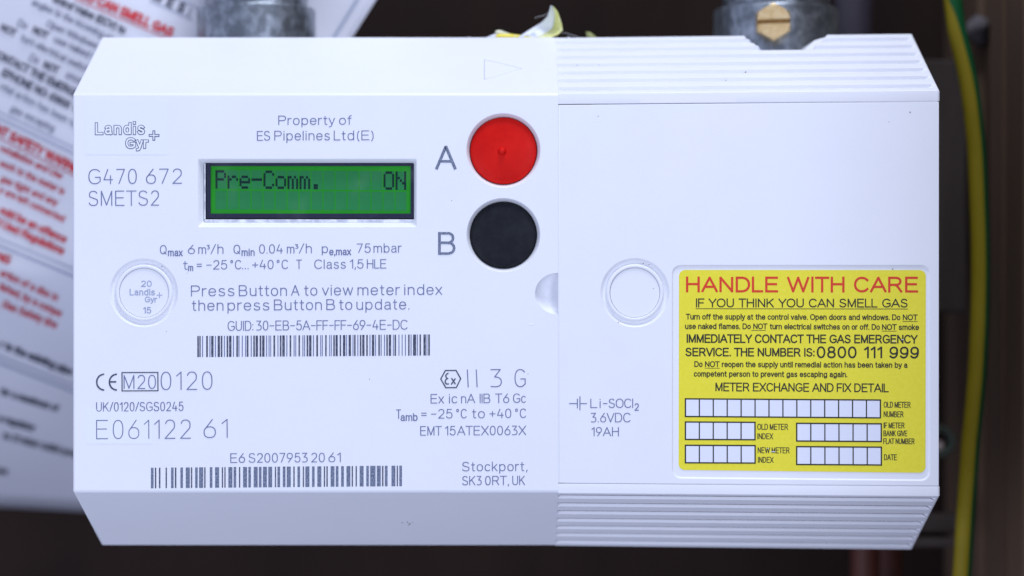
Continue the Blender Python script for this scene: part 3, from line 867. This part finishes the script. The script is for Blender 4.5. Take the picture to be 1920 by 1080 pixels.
# ---- seal plugs
def plug(cx, cy, r, label=None):
    bm = bmesh.new()
    loft(bm, [(circle(cx, cy, rr, 64), d) for rr, d in ((r, 10), (r, 4.2), (r-.5, 3.4), (r-1.4, 3.1))], cap=True)
    o = bm_obj('seal_disc', bm, WHITE, meter, 50, big=3000)
    if label: o['label'] = label
    return o
sd = plug(*SL, 46.1, 'disc marked 20 and 15 around a small logo'); plug(*SR, 46.6, 'plain blank disc')
letters('disc_lettering', [
    ('20', 264, 284, 538, 538, 12, 1.9), ('Landis', 242.5, 290, 554, 554, 12.5, 1.9, .3), ('Gyr', 271, 294, 567, 567, 11, 1.9, .3),
    ('#', [(293, 553.5), (304, 553.5)], 1.5), ('#', [(298.5, 548), (298.5, 559)], 1.5), ('15', 268, 283, 588, 588, 12.5, 1.9)], INKL, sd, d=2.85)

# ---- push buttons
def button(cx, cy, r, m, nipple, label):
    bm = bmesh.new()
    prof = [(r, 36), (r, 14), (r-.6, 11.6), (r-2.4, 9.8), (r-6, 8.4)]+[(r*k, 8.4-5.5*(1-k*k)) for k in (.85, .7, .5, .3)]
    rows = loft(bm, [(circle(cx, cy, rr, 72), d) for rr, d in prof], cap=False)
    bm.faces.new(rows[-1])
    o = bm_obj('push_button', bm, m, meter, 60)
    o['label'] = label
    if nipple:
        bm = bmesh.new()
        loft(bm, [(circle(cx-2.5, cy+1.6, rr, 24), d) for rr, d in ((9.0, 4.2), (7.6, 2.6), (6.6, .4), (5.6, -2.0), (4.0, -3.8), (2.0, -4.8), (.3, -5.0))], cap=True)
        bm_obj('nipple', bm, m, o, 80)
    return o
button(*BA, 62.7, REDB, True, 'red button with a small raised point')
button(*BB, 62.2, BLKB, False, 'plain black button')

# ---- display
disp = None
bm = bmesh.new()
def frame(bm, o, i, d0, d1):
    ro = [(o[0], o[1]), (o[2], o[1]), (o[2], o[3]), (o[0], o[3])]; ri = [(i[0], i[1]), (i[2], i[1]), (i[2], i[3]), (i[0], i[3])]
    loft(bm, [(ro, d1), (ro, d0), (ri, d0), (ri, d1)])
frame(bm, (385.5, 304.5, 776.5, 408.6), (393, 310.5, 769.3, 400), 13, 24)
disp = bm_obj('display', bm, NAVY, meter)
bm = bmesh.new(); box(bm, 391.5, 309, 771, 401.5, 17, 22)
bm_obj('lcd_panel', bm, LCD, disp)
bm = bmesh.new(); box(bm, 372, 300, 779.5, 424, 26, 30)
bm_obj('circuit_board', bm, BOARD, disp)
bm = bmesh.new(); box(bm, 381.3, 411.0, 776, 416.5, 12, 16); box(bm, 381, 306, 383.6, 410.5, 12, 16)
bmesh.ops.bevel(bm, geom=bm.edges[:], offset=.7, segments=2, affect='EDGES', profile=0.5)
bm_obj('glass_edge', bm, SILV, disp)
bm = bmesh.new(); box(bm, 378, 303, 778.5, 418.5, 7.2, 8.8)
bm_obj('window', bm, GLASS, disp)
# idle character cells: 2 rows of 16, shared mesh
CX0, CY0, PX_, PY_ = 401.8, 318.2, 22.6, 38.6
cm = None
for rr in range(2):
    for cc in range(16):
        ox = CX0+cc*PX_; oy = CY0+rr*PY_+cc*0.16
        if cm is None:
            bm = bmesh.new(); box(bm, ox, oy, ox+20.4, oy+35.2, 16.55, 17.3)
            c0 = bm_obj('character_cell', bm, CELL, disp); cm = c0; base = c0.location.copy()
        else:
            o = c0.copy(); col.objects.link(o); o.parent = disp
            o.location = base+Vector(((ox-CX0)*S, 0, -(oy-CY0)*S))
DOT = {'P': ('11110', '10001', '10001', '11110', '10000', '10000', '10000'), 'r': ('00000', '00000', '10110', '11001', '10000', '10000', '10000'),
       'e': ('00000', '00000', '01110', '10001', '11111', '10000', '01110'), '-': ('00000', '00000', '00000', '11111', '00000', '00000', '00000'),
       'C': ('01110', '10001', '10000', '10000', '10000', '10001', '01110'), 'o': ('00000', '00000', '01110', '10001', '10001', '10001', '01110'),
       'm': ('00000', '00000', '11010', '10101', '10101', '10101', '10101'), '.': ('00000', '00000', '00000', '00000', '00000', '01100', '01100'),
       'O': ('01110', '10001', '10001', '10001', '10001', '10001', '01110'), 'N': ('10001', '10001', '11001', '10101', '10011', '10001', '10001'), ' ': ('00000',)*7}
V = []; F = []
for cc, ch in enumerate('Pre-Comm.     ON'):
    for r_, rowb in enumerate(DOT[ch]):
        for c_, b_ in enumerate(rowb):
            if b_ == '1':
                ox = CX0+cc*PX_+c_*4.05; oy = CY0+cc*0.16+r_*5.0
                b0 = len(V)
                V += [W(ox, oy, 16.3), W(ox+3.85, oy, 16.3), W(ox+3.85, oy+4.7, 16.3), W(ox, oy+4.7, 16.3)]
                F.append((b0+3, b0+2, b0+1, b0))
mesh_obj('display_lettering', V, F, PIX, disp)

# ---- clear film patches
for r_ in ((160.5, 186, 313.5, 290), (162, 768, 286, 832)):
    bm = bmesh.new(); box(bm, r_[0], r_[1], r_[2], r_[3], -.40, .4); box(bm, r_[0]-.6, r_[1]-.6, r_[2]+.6, r_[3]+.6, -.13, .45)
    bmesh.ops.bevel(bm, geom=[e for e in bm.edges if abs((e.verts[0].co-e.verts[1].co).z) > .3], offset=3, segments=3, affect='EDGES', profile=0.5)
    bm_obj('film_patch', bm, FILM, meter)

# ---- laser marking on the front
T = 1.75
def slope(x): return 0
letters('logo_marking', [('Landis', 178, 272, 253.5, 253, 24, 5.9, .40), ('Gyr', 235, 279.5, 279.5, 279, 22, 5.7, .34),
    ('#', [(279, 254), (299, 254)], 5.2), ('#', [(288.6, 244.5), (288.6, 263.8)], 5.2)], INKG, meter, d=-.70, G=LOGO)
letters('logo_infill', [('Landis', 179.4, 270.6, 252.1, 251.6, 21.4, 3.3, .40), ('Gyr', 236.4, 278.1, 278.1, 277.6, 19.4, 3.1, .34),
    ('#', [(280.6, 254), (297.4, 254)], 2.0), ('#', [(288.6, 246.1), (288.6, 262.2)], 2.0)], FILM, meter, d=-.95, G=LOGO)
letters('model_marking', [('G470', 166, 256.5, 345.5, 345, 28.5, T, .28), ('672', 274, 341.5, 345, 344.5, 28.5, T, .28), ('SMETS2', 166.5, 298.5, 386.3, 385.5, 28.5, T, .28)], INK, meter)
letters('owner_marking', [('Property', 522, 628, 234.4, 234, 17.5, 1.6, .27), ('of', 636, 659.5, 234, 233.6, 17.5, 1.6, .27),
    ('ES', 482, 506.5, 264, 263.6, 18.2, 1.6, .24), ('Pipelines', 514.5, 618.5, 263.5, 263.2, 18.2, 1.6, .27), ('Ltd', 626, 664, 263.2, 263, 18.2, 1.6, .27), ('(E)', 669.5, 700.5, 263, 262.7, 18.2, 1.6, .2)], INK, meter)
q3 = 1.6
letters('rating_marking', [
    ('Q', 300, 312.5, 476.6, 476.5, 17, q3), ('max', 315, 342.5, 480.5, 480.4, 14, 1.9, .28), ('6', 352.5, 365.5, 476.3, 476.2, 17, q3), ('m', 372, 386.5, 476.2, 476.1, 17, q3), ('³', 387.5, 393.5, 476.2, 476.2, 17, 1.5),
    ('/h', 395, 419, 476.0, 475.9, 18, q3, .3), ('Q', 438, 450.5, 475.9, 475.8, 17, q3), ('min', 453, 477.5, 480, 479.9, 14, 1.9, .3), ('0.04', 486, 530.5, 475.6, 475.3, 17.5, q3, .26), ('m', 538, 552, 475.2, 475.2, 17, q3),
    ('³', 553, 559.5, 475, 475, 17, 1.5), ('/h', 560.5, 584.7, 475, 474.8, 18, q3, .3), ('p', 603.5, 615, 474.6, 474.5, 17, q3), ('e,max', 617.5, 658.3, 478.8, 478.5, 14, 1.9, .26), ('75', 669, 695, 474.2, 474, 17.5, q3, .26), ('mbar', 700.5, 753, 474, 473.6, 17.5, q3, .27),
    ('t', 343.5, 351.5, 505.7, 505.7, 17, q3), ('m', 352.7, 362.3, 508.3, 508.3, 13, 1.8), ('=', 369, 378.5, 505.5, 505.4, 17, q3), ('_25', 387, 426, 505.4, 505.2, 17.5, q3, .24), ('°C', 432, 452, 505.1, 505, 17.5, q3, .4), ('...', 454, 466, 504.8, 504.8, 17, 1.7, .4),
    ('+40', 473, 513, 504.9, 504.6, 17.5, q3, .24), ('°C', 519, 540, 504.5, 504.4, 17.5, q3, .4), ('T', 555.6, 566, 504.4, 504.3, 17.5, q3), ('Class', 589.5, 648.3, 504.2, 503.9, 17.5, q3, .28), ('1,5', 656, 681.5, 503.8, 503.7, 17.5, q3, .22), ('HLE', 688, 724.4, 503.6, 503.4, 17.5, q3, .24)], INK, meter)
letters('instruction_marking', [
    ('Press', 358.2, 439.5, 555.8, 555.3, 20.5, T, .28), ('Button', 448, 538, 555.3, 554.7, 20.5, T, .28), ('A', 545.8, 561.5, 554.6, 554.5, 20.3, T), ('to', 570.5, 595, 554.4, 554.3, 20.3, T, .28), ('view', 604, 662, 554.2, 553.8, 20.3, T, .28), ('meter', 670.5, 750, 553.8, 553.3, 20.3, T, .28), ('index', 758.2, 829, 553.3, 552.8, 20.3, T, .28),
    ('then', 360, 419, 582.9, 582.5, 20.3, T, .28), ('press', 426.8, 505, 582.5, 582, 20.3, T, .28), ('Button', 513.8, 603.5, 581.9, 581.4, 20.3, T, .28), ('B', 612, 628, 581.3, 581.2, 20.3, T), ('to', 636, 660.6, 581.2, 581, 20.3, T, .28), ('update.', 668.5, 767.5, 581, 580.3, 20.3, T, .28)], INK, meter)
letters('identifier_marking', [('GUID:', 427, 475, 620.4, 620, 18.5, 1.6, .25), ('30_EB_5A_FF_FF_69_4E_DC', 480.6, 764, 619.8, 618, 18.5, 1.6, .24)], INK, meter)
letters('approval_marking', [('M20', 232, 292.5, 729.5, 729.2, 26.5, T, .3), ('0120', 301.5, 398.5, 731.5, 730.8, 34.5, T, .32),
    ('UK/0120/SGS0245', 180.5, 344, 771.8, 770.6, 17.5, 1.6, .28), ('E061122', 180.5, 358, 823.5, 822.5, 36, T, .32), ('61', 382, 427, 821.5, 821, 35.5, T, .34),
    ('E6', 432, 459.5, 868, 867.7, 18, 1.6, .26), ('S2007953', 466.5, 577, 867.6, 867, 18, 1.6, .26), ('20', 583.6, 609, 867, 866.8, 18, 1.6, .26), ('61', 616, 639, 866.7, 866.5, 18, 1.6, .28)], INK, meter)
letters('conformity_marking', [('#', E(197, 716.5, 15.5, 15, 95, 265, 14), 3.0), ('#', E(220.8, 716.5, 15.5, 15, 95, 265, 14), 3.0), ('#', [(207, 716), (218, 716)], 3.0),
    ('#', [(228.8, 698.6), (296, 698.3), (296.3, 732.6), (229, 733), (228.8, 698.6)], 2.0)], INKD, meter)
hx = [(826.5, 710.5), (835, 694.7), (855, 694.5), (863.8, 710), (855.5, 726.7), (835.8, 727), (826.5, 710.5)]
letters('hexagon_marking', [('#', hx, 2.2), ('#', [(841, 700), (838, 701), (836, 703.5), (836, 706.5), (838.5, 709.5)], 2.3), ('#', [(840.5, 710.2), (838.2, 709.6), (835.5, 712.5), (834.5, 716.5), (837, 720), (841.8, 720)], 2.3),
    ('#', [(846.5, 709), (854, 720.5)], 2.4), ('#', [(854, 709.5), (846, 720.8)], 2.4)], INKD, meter)
letters('explosion_marking', [('I', 877, 879, 726.3, 726.2, 33.5, T), ('I', 893.7, 895.7, 726.2, 726.1, 33.5, T), ('3', 919.8, 941, 726.2, 726, 34, T), ('G', 965, 985.6, 726, 725.8, 34, T),
    ('Ex', 807.5, 832.3, 756.6, 756.4, 17.8, q3, .26), ('ic', 842, 857, 756.3, 756.2, 17.8, q3, .26), ('nA', 864.6, 891, 756.2, 756, 17.8, q3, .24), ('IIB', 899.6, 919.3, 756, 755.8, 17.8, q3, .2), ('T6', 928.5, 954.8, 755.8, 755.6, 17.8, q3, .26), ('Gc', 962, 985.5, 755.5, 755.4, 17.8, q3, .26),
    ('T', 743, 752, 785.3, 785.2, 17.5, q3), ('amb', 751.2, 783, 789.4, 789.2, 14.5, 1.9, .26), ('=', 790, 799.8, 785, 785, 17.5, q3), ('_25', 808.5, 848.3, 784.9, 784.6, 17.8, q3, .24), ('°C', 855.6, 875, 784.5, 784.4, 17.8, q3, .4), ('to', 885.2, 909, 784.3, 784.2, 17.8, q3, .28), ('+40', 917.7, 958.6, 784.1, 783.9, 17.8, q3, .24), ('°C', 966, 986.2, 783.8, 783.7, 17.8, q3, .4),
    ('EMT', 788, 828.2, 816.8, 816.6, 17.8, q3, .28), ('15', 834.5, 854.2, 816.5, 816.4, 17.8, q3, .26), ('ATEX0063X', 857, 986.4, 816.4, 815.8, 17.8, q3, .26),
    ('Stockport,', 866.7, 989, 883.8, 883.2, 17.8, q3, .28), ('SK3', 866.8, 903.2, 910, 909.8, 17.5, q3, .26), ('0RT,', 909.6, 954.4, 909.8, 909.6, 17.5, q3, .26), ('UK', 960.6, 984.2, 909.5, 909.4, 17.5, q3, .26)], INK, meter)
letters('battery_marking', [('#', [(1067, 756.7), (1082, 756.7)], 1.7), ('#', [(1082.6, 747.5), (1082.6, 765.5)], 1.7), ('#', [(1087.4, 743), (1087.4, 769.5)], 1.7), ('#', [(1088, 756.7), (1100.5, 756.7)], 1.7),
    ('Li', 1107, 1126, 765, 765, 17.5, q3, .3), ('_SOCl', 1130.6, 1187, 765, 764.8, 17.5, q3, .24), ('2', 1189.5, 1198, 770.2, 770.2, 14, 1.8), ('3.6VDC', 1107.8, 1182, 792, 791.8, 17.8, q3, .26), ('19AH', 1109, 1160.3, 818, 818, 17.2, q3, .26)], INK, door)
letters('button_marking', [('#', [(818, 317.5), (835.5, 276), (836.5, 276), (854, 317.5)], 5.4), ('#', [(823.5, 302.5), (848.5, 302.5)], 4.8),
    ('#', [(824, 435), (824, 478)], 5.2), ('#', [(822, 437.5), (840, 437.5)]+E(840, 446.3, 9.5, 8.9, -80, 80)+[(840, 455.2), (824, 455.2)], 4.8), ('#', [(839, 455.4)]+E(840.5, 465.2, 11, 10, -80, 80)+[(840, 475.4), (822, 475.4)], 4.8)], INKM, meter)

# ---- bar codes
b1 = [(a/8+360, b/8+360) for a, b in ((80,104),(112,130),(152,166),(213,238),(262,276),(288,323),(345,359),(385,420),(433,456),(480,494),(520,543),(556,592),(615,629),(665,690),(698,712),(748,762),(798,812),(822,847),(882,896),(920,943),(955,990),(1015,1040),(1053,1088),(1112,1126),(1150,1163),(1175,1187),(1222,1247),(1283,1296),(1318,1342),(1355,1392),(1416,1430),(1465,1488),(1525,1538),(1550,1563),(1598,1620),(1657,1670),(1682,1696),(1720,1744),(1756,1792),(1815,1829),(1865,1890))]
b1 += [(a/8.348+590, b/8.348+590) for a, b in ((88,101),(113,127),(165,188),(227,240),(254,267),(292,316),(328,362),(392,414),(443,480),(493,507),(532,568),(594,607),(618,641),(669,683),(708,731),(745,780),(808,831),(859,873),(896,932),(946,960),(997,1020),(1034,1048),(1086,1100),(1122,1145),(1160,1196),(1225,1238),(1250,1274),(1313,1326),(1363,1376),(1413,1427),(1463,1486),(1502,1516),(1540,1588),(1602,1615),(1642,1664),(1703,1740),(1752,1764),(1778,1803))]
b2 = [(a/7.68+270, b/7.68+270) for a, b in ((100,138),(158,177),(216,236),(312,330),(390,426),(446,466),(525,561),(602,660),(677,695),(737,773),(794,852),(868,886),(948,985),(1024,1082),(1121,1138),(1158,1175),(1215,1273),(1291,1328),(1368,1386),(1427,1484),(1503,1540),(1580,1637),(1655,1692),(1713,1770),(1790,1845),(1885,1902))]
b2 += [(a/7.385+510, b/7.385+510) for a, b in ((76,112),(150,186),(205,260),(296,314),(353,388),(427,443),(462,518),(555,590),(628,683),(718,735),(754,772),(812,865),(884,920),(958,995),(1032,1085),(1104,1121),(1158,1175),(1214,1268),(1306,1341),(1360,1433),(1452,1506),(1525,1543),(1563,1600),(1655,1708),(1727,1744),(1763,1800))]
def barcode(bars, y0, y1, k, thin_m, wide_m, label, wthr):
    V = []; F = []; MI = []
    for a, b in bars:
        t = len(V); sa = (a-bars[0][0])*k; sb = (b-bars[0][0])*k
        V += [W(a, y0+sa, -.35), W(b, y0+sb, -.35), W(b, y1+sb, -.35), W(a, y1+sa, -.35)]
        F.append((t+3, t+2, t+1, t)); MI.append(0 if b-a < wthr else 1)
    o = mesh_obj('barcode', V, F, [thin_m, wide_m], meter)
    for p, i in zip(o.data.polygons, MI): p.material_index = i
    o['label'] = label
barcode(b1, 630, 669.6, -3/436, INK, INKD, 'denser bar code under the identifier line', 2.2)
barcode(b2, 877, 915.5, -4/470, INKD, INKM, 'wider-barred bar code near the lower crease', 3.2)

# ---- yellow warning sticker (a part: it is glued into the recess of the door)
bm = bmesh.new()
LQ = [(1273.3, 506.2), (1736.3, 506.4), (1735.6, 886.6), (1272.7, 881.4)]
pts = rquad(LQ, 11.5)
loft(bm, [(pts, 2.8), (pts, 1.9)], cap=True)
lab = bm_obj('warning_sticker', bm, YEL, meter)
SL_ = dict(G=ARI, d=1.7)
letters('red_lettering', [('HANDLE WITH CARE', 1286.3, 1721.5, 548.3, 548.6, 29.8, 4.3, .28, .40)], LRED, lab, **SL_)
B1, B2 = 1.85, 2.65
letters('black_lettering', [
    ('IF YOU THINK YOU CAN SMELL GAS', 1305, 1702, 576.3, 576.8, 16.8, 2.3, .26, .42), ('#', [(1304.5, 578.8), (1702.5, 579.4)], 1.2),
    ('Turn off the supply at the control valve. Open doors and windows. Do', 1286, 1688.5, 599.2, 600.4, 11.0, B1, .27, .38), ('NOT', 1693, 1720.8, 600.4, 600.6, 11.0, B1, .27), ('#', [(1692.5, 602.7), (1720.8, 602.8)], 1.0),
    ('use naked flames. Do', 1284.6, 1408, 617.2, 617.4, 11, B1, .27, .38), ('NOT', 1412.5, 1439, 617.4, 617.5, 11, B1, .27), ('#', [(1409, 619.6), (1436, 619.6)], 1.0),
    ('turn electrical switches on or off. Do', 1443.5, 1650, 617.6, 618.6, 11, B1, .27, .38), ('NOT', 1654, 1681.5, 618.8, 618.8, 11, B1, .27), ('#', [(1653.5, 620.9), (1681.5, 621)], 1.0), ('smoke', 1685.5, 1723.5, 618.9, 619, 11, B1, .27),
    ('IMMEDIATELY CONTACT THE GAS EMERGENCY', 1287.5, 1721, 643.0, 644.4, 16.6, B2, .27, .36),
    ('SERVICE. THE NUMBER IS:', 1285.5, 1527.6, 668.2, 669.0, 16.4, B2, .27, .36), ('0800 111 999', 1531.5, 1723.3, 671.8, 672.6, 22.6, 3.3, .26, .42),
    ('Do', 1302, 1317.5, 688.2, 688.3, 11, B1, .27), ('NOT', 1322, 1349.5, 688.3, 688.4, 11, B1, .27), ('#', [(1321.5, 690.4), (1349.5, 690.5)], 1.0),
    ('reopen the supply until remedial action has been taken by a', 1353.5, 1701.8, 688.5, 690.0, 11, B1, .27, .38),
    ('competent person to prevent gas escaping again.', 1301, 1589, 706.4, 707.5, 11, B1, .27, .38),
    ('METER EXCHANGE AND FIX DETAIL', 1341.5, 1666.6, 733.8, 735.8, 16.6, 2.3, .26, .34),
    ('OLD METER', 1657, 1707.6, 764.4, 764.8, 11.2, 1.45, .32, .34), ('NUMBER', 1657, 1694.3, 782.2, 782.6, 11.2, 1.45, .32),
    ('OLD METER', 1420, 1477.7, 806, 806.2, 11.4, 1.45, .32, .34), ('INDEX', 1420.3, 1449.8, 823.6, 823.8, 11.2, 1.45, .32),
    ('IF METER', 1657, 1696.2, 803, 803.2, 10.8, 1.45, .32, .34), ('BANK GIVE', 1656.7, 1701.5, 818, 818.2, 10.8, 1.45, .32, .34), ('FLAT NUMBER', 1656.3, 1715, 832.7, 833, 10.8, 1.45, .32, .34),
    ('NEW METER', 1420.8, 1480.6, 850, 850.3, 11.4, 1.45, .32, .34), ('INDEX', 1421.2, 1450.6, 867.8, 868, 11.2, 1.45, .32), ('DATE', 1657.7, 1681.8, 863, 863.2, 11.2, 1.45, .32)], LBLK, lab, **SL_)
# form boxes: black rules, each white cell a piece of its own
rules = []
cell_mesh = {}
for x0, x1, y0, y1, ya, yb, nn in ((1285.3, 1651, 747.9, 750.2, 781, 783.6, 14), (1285.3, 1415.8, 791.3, 792.0, 824, 824.6, 5), (1285.3, 1416, 835, 835.6, 867.8, 868.4, 5),
                                (1494, 1652.6, 793.8, 794.8, 827.0, 828.0, 6), (1494, 1652.8, 837.6, 838.6, 871, 872, 6)):
    rules += [('#', [(x0, y0), (x1, y1), (x1, yb), (x0, ya), (x0, y0)], 2.6)]
    w = (x1-x0)/nn
    for i in range(nn):
        a = x0+w*i; b = a+w
        ta = y0+(y1-y0)*i/nn; tb_ = y0+(y1-y0)*(i+1)/nn; ba = ya+(yb-ya)*i/nn; bb = ya+(yb-ya)*(i+1)/nn
        if i: rules.append(('#', [(a, ta), (a, ba)], 2.3))
        V = [W(a, ta, 1.78), W(b, tb_, 1.78), W(b, bb, 1.78), W(a, ba, 1.78)]
        mesh_obj('form_cell', V, [(3, 2, 1, 0)], LWHT, lab)
letters('form_rules', rules, LBLK, lab, d=1.6)

# ---- dirt and nicks on the plastic
V = []; F = []
def fleck(x, y, r, d=-.3, pt=None, el=1.0):
    b = len(V); n = 7; a0 = random.random()*6
    c = pt if pt is not None else Vector((x, y, d))
    ring = []
    for i in range(n):
        a = a0+2*math.pi*i/n; rr = r*random.uniform(.6, 1.1)
        ring.append(Vector((c.x+rr*el*math.cos(a), c.y+rr*math.sin(a), c.z)))
    for v in ring: V.append(W(*v))
    V.append(W(c.x, c.y, c.z-r*.35))
    for i in range(n): F.append((b+n, b+(i+1) % n, b+i))
for x, y, r in ((1706.5, 210.5, 1.7), (1667, 228.5, 1.0), (1121.5, 218, 1.0), (1206, 494, 1.4), (1225, 541, 1.0), (1217, 496, 1.0), (1159, 604.5, 1.2), (303.5, 499.5, 1.2), (990, 701, .8), (693, 711, .9), (1498, 688, 1.0), (1674, 504.5, 1.3), (351, 512, .8), (312, 621, .8), (847, 376, .8)):
    fleck(x, y, r)
for x, y, r in ((1082, 123.5, 1.2), (1123, 123, 1.0), (1398, 136.5, 1.8), (1361, 152, 1.3), (1579, 125, 1.4), (1732, 169, 1.2)):
    p = slope_pt(x, y); fleck(0, 0, r, pt=p+Vector((0, -1.2, -1.2)))
def slope_b(x, yi):
    H = yi-540; s = (H-382)/(134-.07*H)
    return Vector((960+(x-960)*(1+.07*s), 922+134*s, DS*s))
for x, y, r in ((754, 979, 1.0), (764, 978, 1.6), (768, 981, 1.7), (774, 979, .9), (766, 984, .8)):
    p = slope_b(x, y); fleck(0, 0, r, pt=p+Vector((0, .9, -.9)))
o = mesh_obj('dirt_flecks', V, F, DIRT, meter); o['kind'] = 'stuff'
V = []; F = []
for x, y, r, e in ((996, 608, 1.2, 6), (398, 673, .8, 2), (1105, 846, .6, 5), (1110, 840, .5, 4), (1040, 855, .7, 2)):
    fleck(x, y, r, el=e)
o = mesh_obj('scuffs', V, F, mat('raised_scuff', (0.92, 0.92, 0.94), .5), meter); o['kind'] = 'stuff'
V = []; F = []
for x, y, r, e in ((1693, 637, .9, 3), (1677, 640, .7, 4), (1450, 847, .9, 7), (1440, 841, .6, 3)):
    fleck(x, y, r, d=1.4, el=e)
o = mesh_obj('scuffs', V, F, MATS['label_white_cell'], lab); o['kind'] = 'stuff'

# ------------------------------------------------------------------ torn sticker scrap curling off the top of the case
ts = thing('torn_sticker', 'torn yellow and white sticker scrap curling up from the top edge of the meter', 'sticker', at(1000, 70, DS+30))
Lp = [(970, 71), (983, 61.5), (994, 54.5), (1005, 48), (1016, 41), (1026, 31), (1031, 20), (1033.5, 10.5)]
Rp = [(1012, 75), (1032, 71), (1046, 65), (1055, 57), (1053, 44), (1049, 31), (1045, 21), (1038, 12.5)]
dep = [10, 26, 40, 46, 44, 36, 24, 12]
rows = []
for (lx, ly), (rx, ry), dp in zip(Lp, Rp, dep):
    row = []
    for j in range(9):
        u = j/8
        x = lx+(rx-lx)*u; y = ly+(ry-ly)*u
        if j == 0: x += random.uniform(-1.2, 1.2); y += random.uniform(-.8, .8)
        row.append(at(x, y, DS+12+dp-34*(u-.55)**2+(-14*max(0, u-.62)/.38)))
    rows.append(row)
def patch(name, c0, c1, m, thick=0.00012):
    V = [p for r_ in rows for p in r_[c0:c1+1]]; w = c1-c0+1; F = []
    for i in range(len(rows)-1):
        for j in range(w-1):
            a = i*w+j; F.append((a, a+w, a+w+1, a+1))
    o = mesh_obj(name, V, F, m, ts, 80)
    s_ = o.modifiers.new('thickness', 'SOLIDIFY'); s_.thickness = thick
patch('white_back', 0, 5, SCRAPW); patch('yellow_fold', 5, 8, SCRAPY)
letters('blue_print', [('#', [(995, 66), (1001, 65)], 1.2, .5), ('#', [(986, 67.5), (992, 66.5)], 1.0, .5), ('#', [(998, 62.5), (1003, 61.6)], 1.0, .5), ('#', [(1001, 68), (1006, 64)], 1.0, .5)], BLUEINK, ts, f=lambda x, y, d: at(x, y, DS+8+d))
def sheetlet(name, pts, m, d0, bulge):
    c = (sum(p[0] for p in pts)/len(pts), sum(p[1] for p in pts)/len(pts))
    V = [at(x, y, d0+random.uniform(-2, 2)) for x, y in pts]+[at(c[0], c[1], d0-bulge)]
    n = len(pts); F = [(i, (i+1) % n, n) for i in range(n)]
    o = mesh_obj(name, V, F, m, ts); s_ = o.modifiers.new('thickness', 'SOLIDIFY'); s_.thickness = .00015
sheetlet('yellow_edge', [(929, 66.5), (936, 63.5), (960, 64.5), (980, 67), (1003, 70.5), (1000, 75), (932, 75)], mat('scrap_deep_yellow', (0.74, 0.62, 0.03), .5), DS+24, 3)
sheetlet('crumpled_edge', [(928, 60), (933, 57), (939, 57.5), (946, 60), (956, 64), (965, 67), (948, 67), (933, 67)], mat('scrap_cream', (0.66, 0.68, 0.50), .6), DS+38, 4)
sheetlet('white_tail', [(908, 72), (918, 67.5), (929, 63.5), (936, 67), (936, 75)], SCRAPW, DS+34, 3)
# pale green tip further right, fibres caught on the edge
V = []; F = []
tip = [(1099, 60), (1107, 62), (1118, 70), (1114, 75), (1102, 75)]
c = (1107, 68)
V = [at(x, y, DS+150) for x, y in tip]+[at(*c, DS+140)]; F = [(i, (i+1) % 5, 5) for i in range(5)]
o = mesh_obj('sticker_tip', V, F, mat('tip_green_yellow', (0.30, 0.32, 0.12), .6)); o['label'] = 'tiny blurred olive tip of sticker peeking over the top edge, right of the curled scrap'; o['category'] = 'sticker'
s_ = o.modifiers.new('thickness', 'SOLIDIFY'); s_.thickness = .0002
def fibre(pts, label):
    bm = bmesh.new()
    P = [Vector(atl(*p)) for p in pts]; out = []
    for i in range(len(P)-1):
        a, b, c, d = P[max(i-1, 0)], P[i], P[i+1], P[min(i+2, len(P)-1)]
        for j in range(6): out.append(cr(a, b, c, d, j/6))
    out.append(P[-1]); tube(bm, out, .38, 5)
    o = bm_obj('fibre', bm, FIBRE, None, 80); o['label'] = label; o['category'] = 'fibre'
fibre([(1054, 62, DS+40), (1062, 62, DS+34), (1074, 66, DS+22), (1086, 70, DS+16)], 'thin pale fibre trailing right from the foot of the curled scrap')
fibre([(1003, 33.5, DS+30), (1012, 31, DS+40), (1022, 28, DS+46), (1032, 22, DS+44)], 'thin pale fibre sticking out left of the curled scrap near its tip')
# crumbs of grit lying along the upper edges
V = []; F = []
for x, y, r in ((879.5, 69.2, 1.4), (1067, 68.6, 1.6), (1064, 69, 1.0), (1045, 69.5, 1.0), (1140, 69.4, .8), (1158, 69.2, .9), (1256, 69, .8), (1286, 68.8, .9), (1452, 95, 1.2), (966, 66, 1.3), (691, 70, 1.0), (735, 70, 1.1), (1043, 68.5, .9), (1225, 69, .7)):
    p = atl(x, y+.6, DS+6); bmx = bmesh.new(); bmesh.ops.create_icosphere(bmx, subdivisions=1, radius=r)
    b = len(V)
    for v in bmx.verts: V.append(W(p[0]+v.co.x*random.uniform(.7, 1.2), p[1]+v.co.y*random.uniform(.7, 1.2), p[2]+v.co.z))
    bmx.verts.index_update()
    for f_ in bmx.faces: F.append(tuple(b+v.index for v in f_.verts))
    bmx.free()
o = mesh_obj('grit', V, F, SCRAPW); o['kind'] = 'stuff'; o['label'] = 'pale grit crumbs lying along the top edge of the meter'; o['category'] = 'grit'
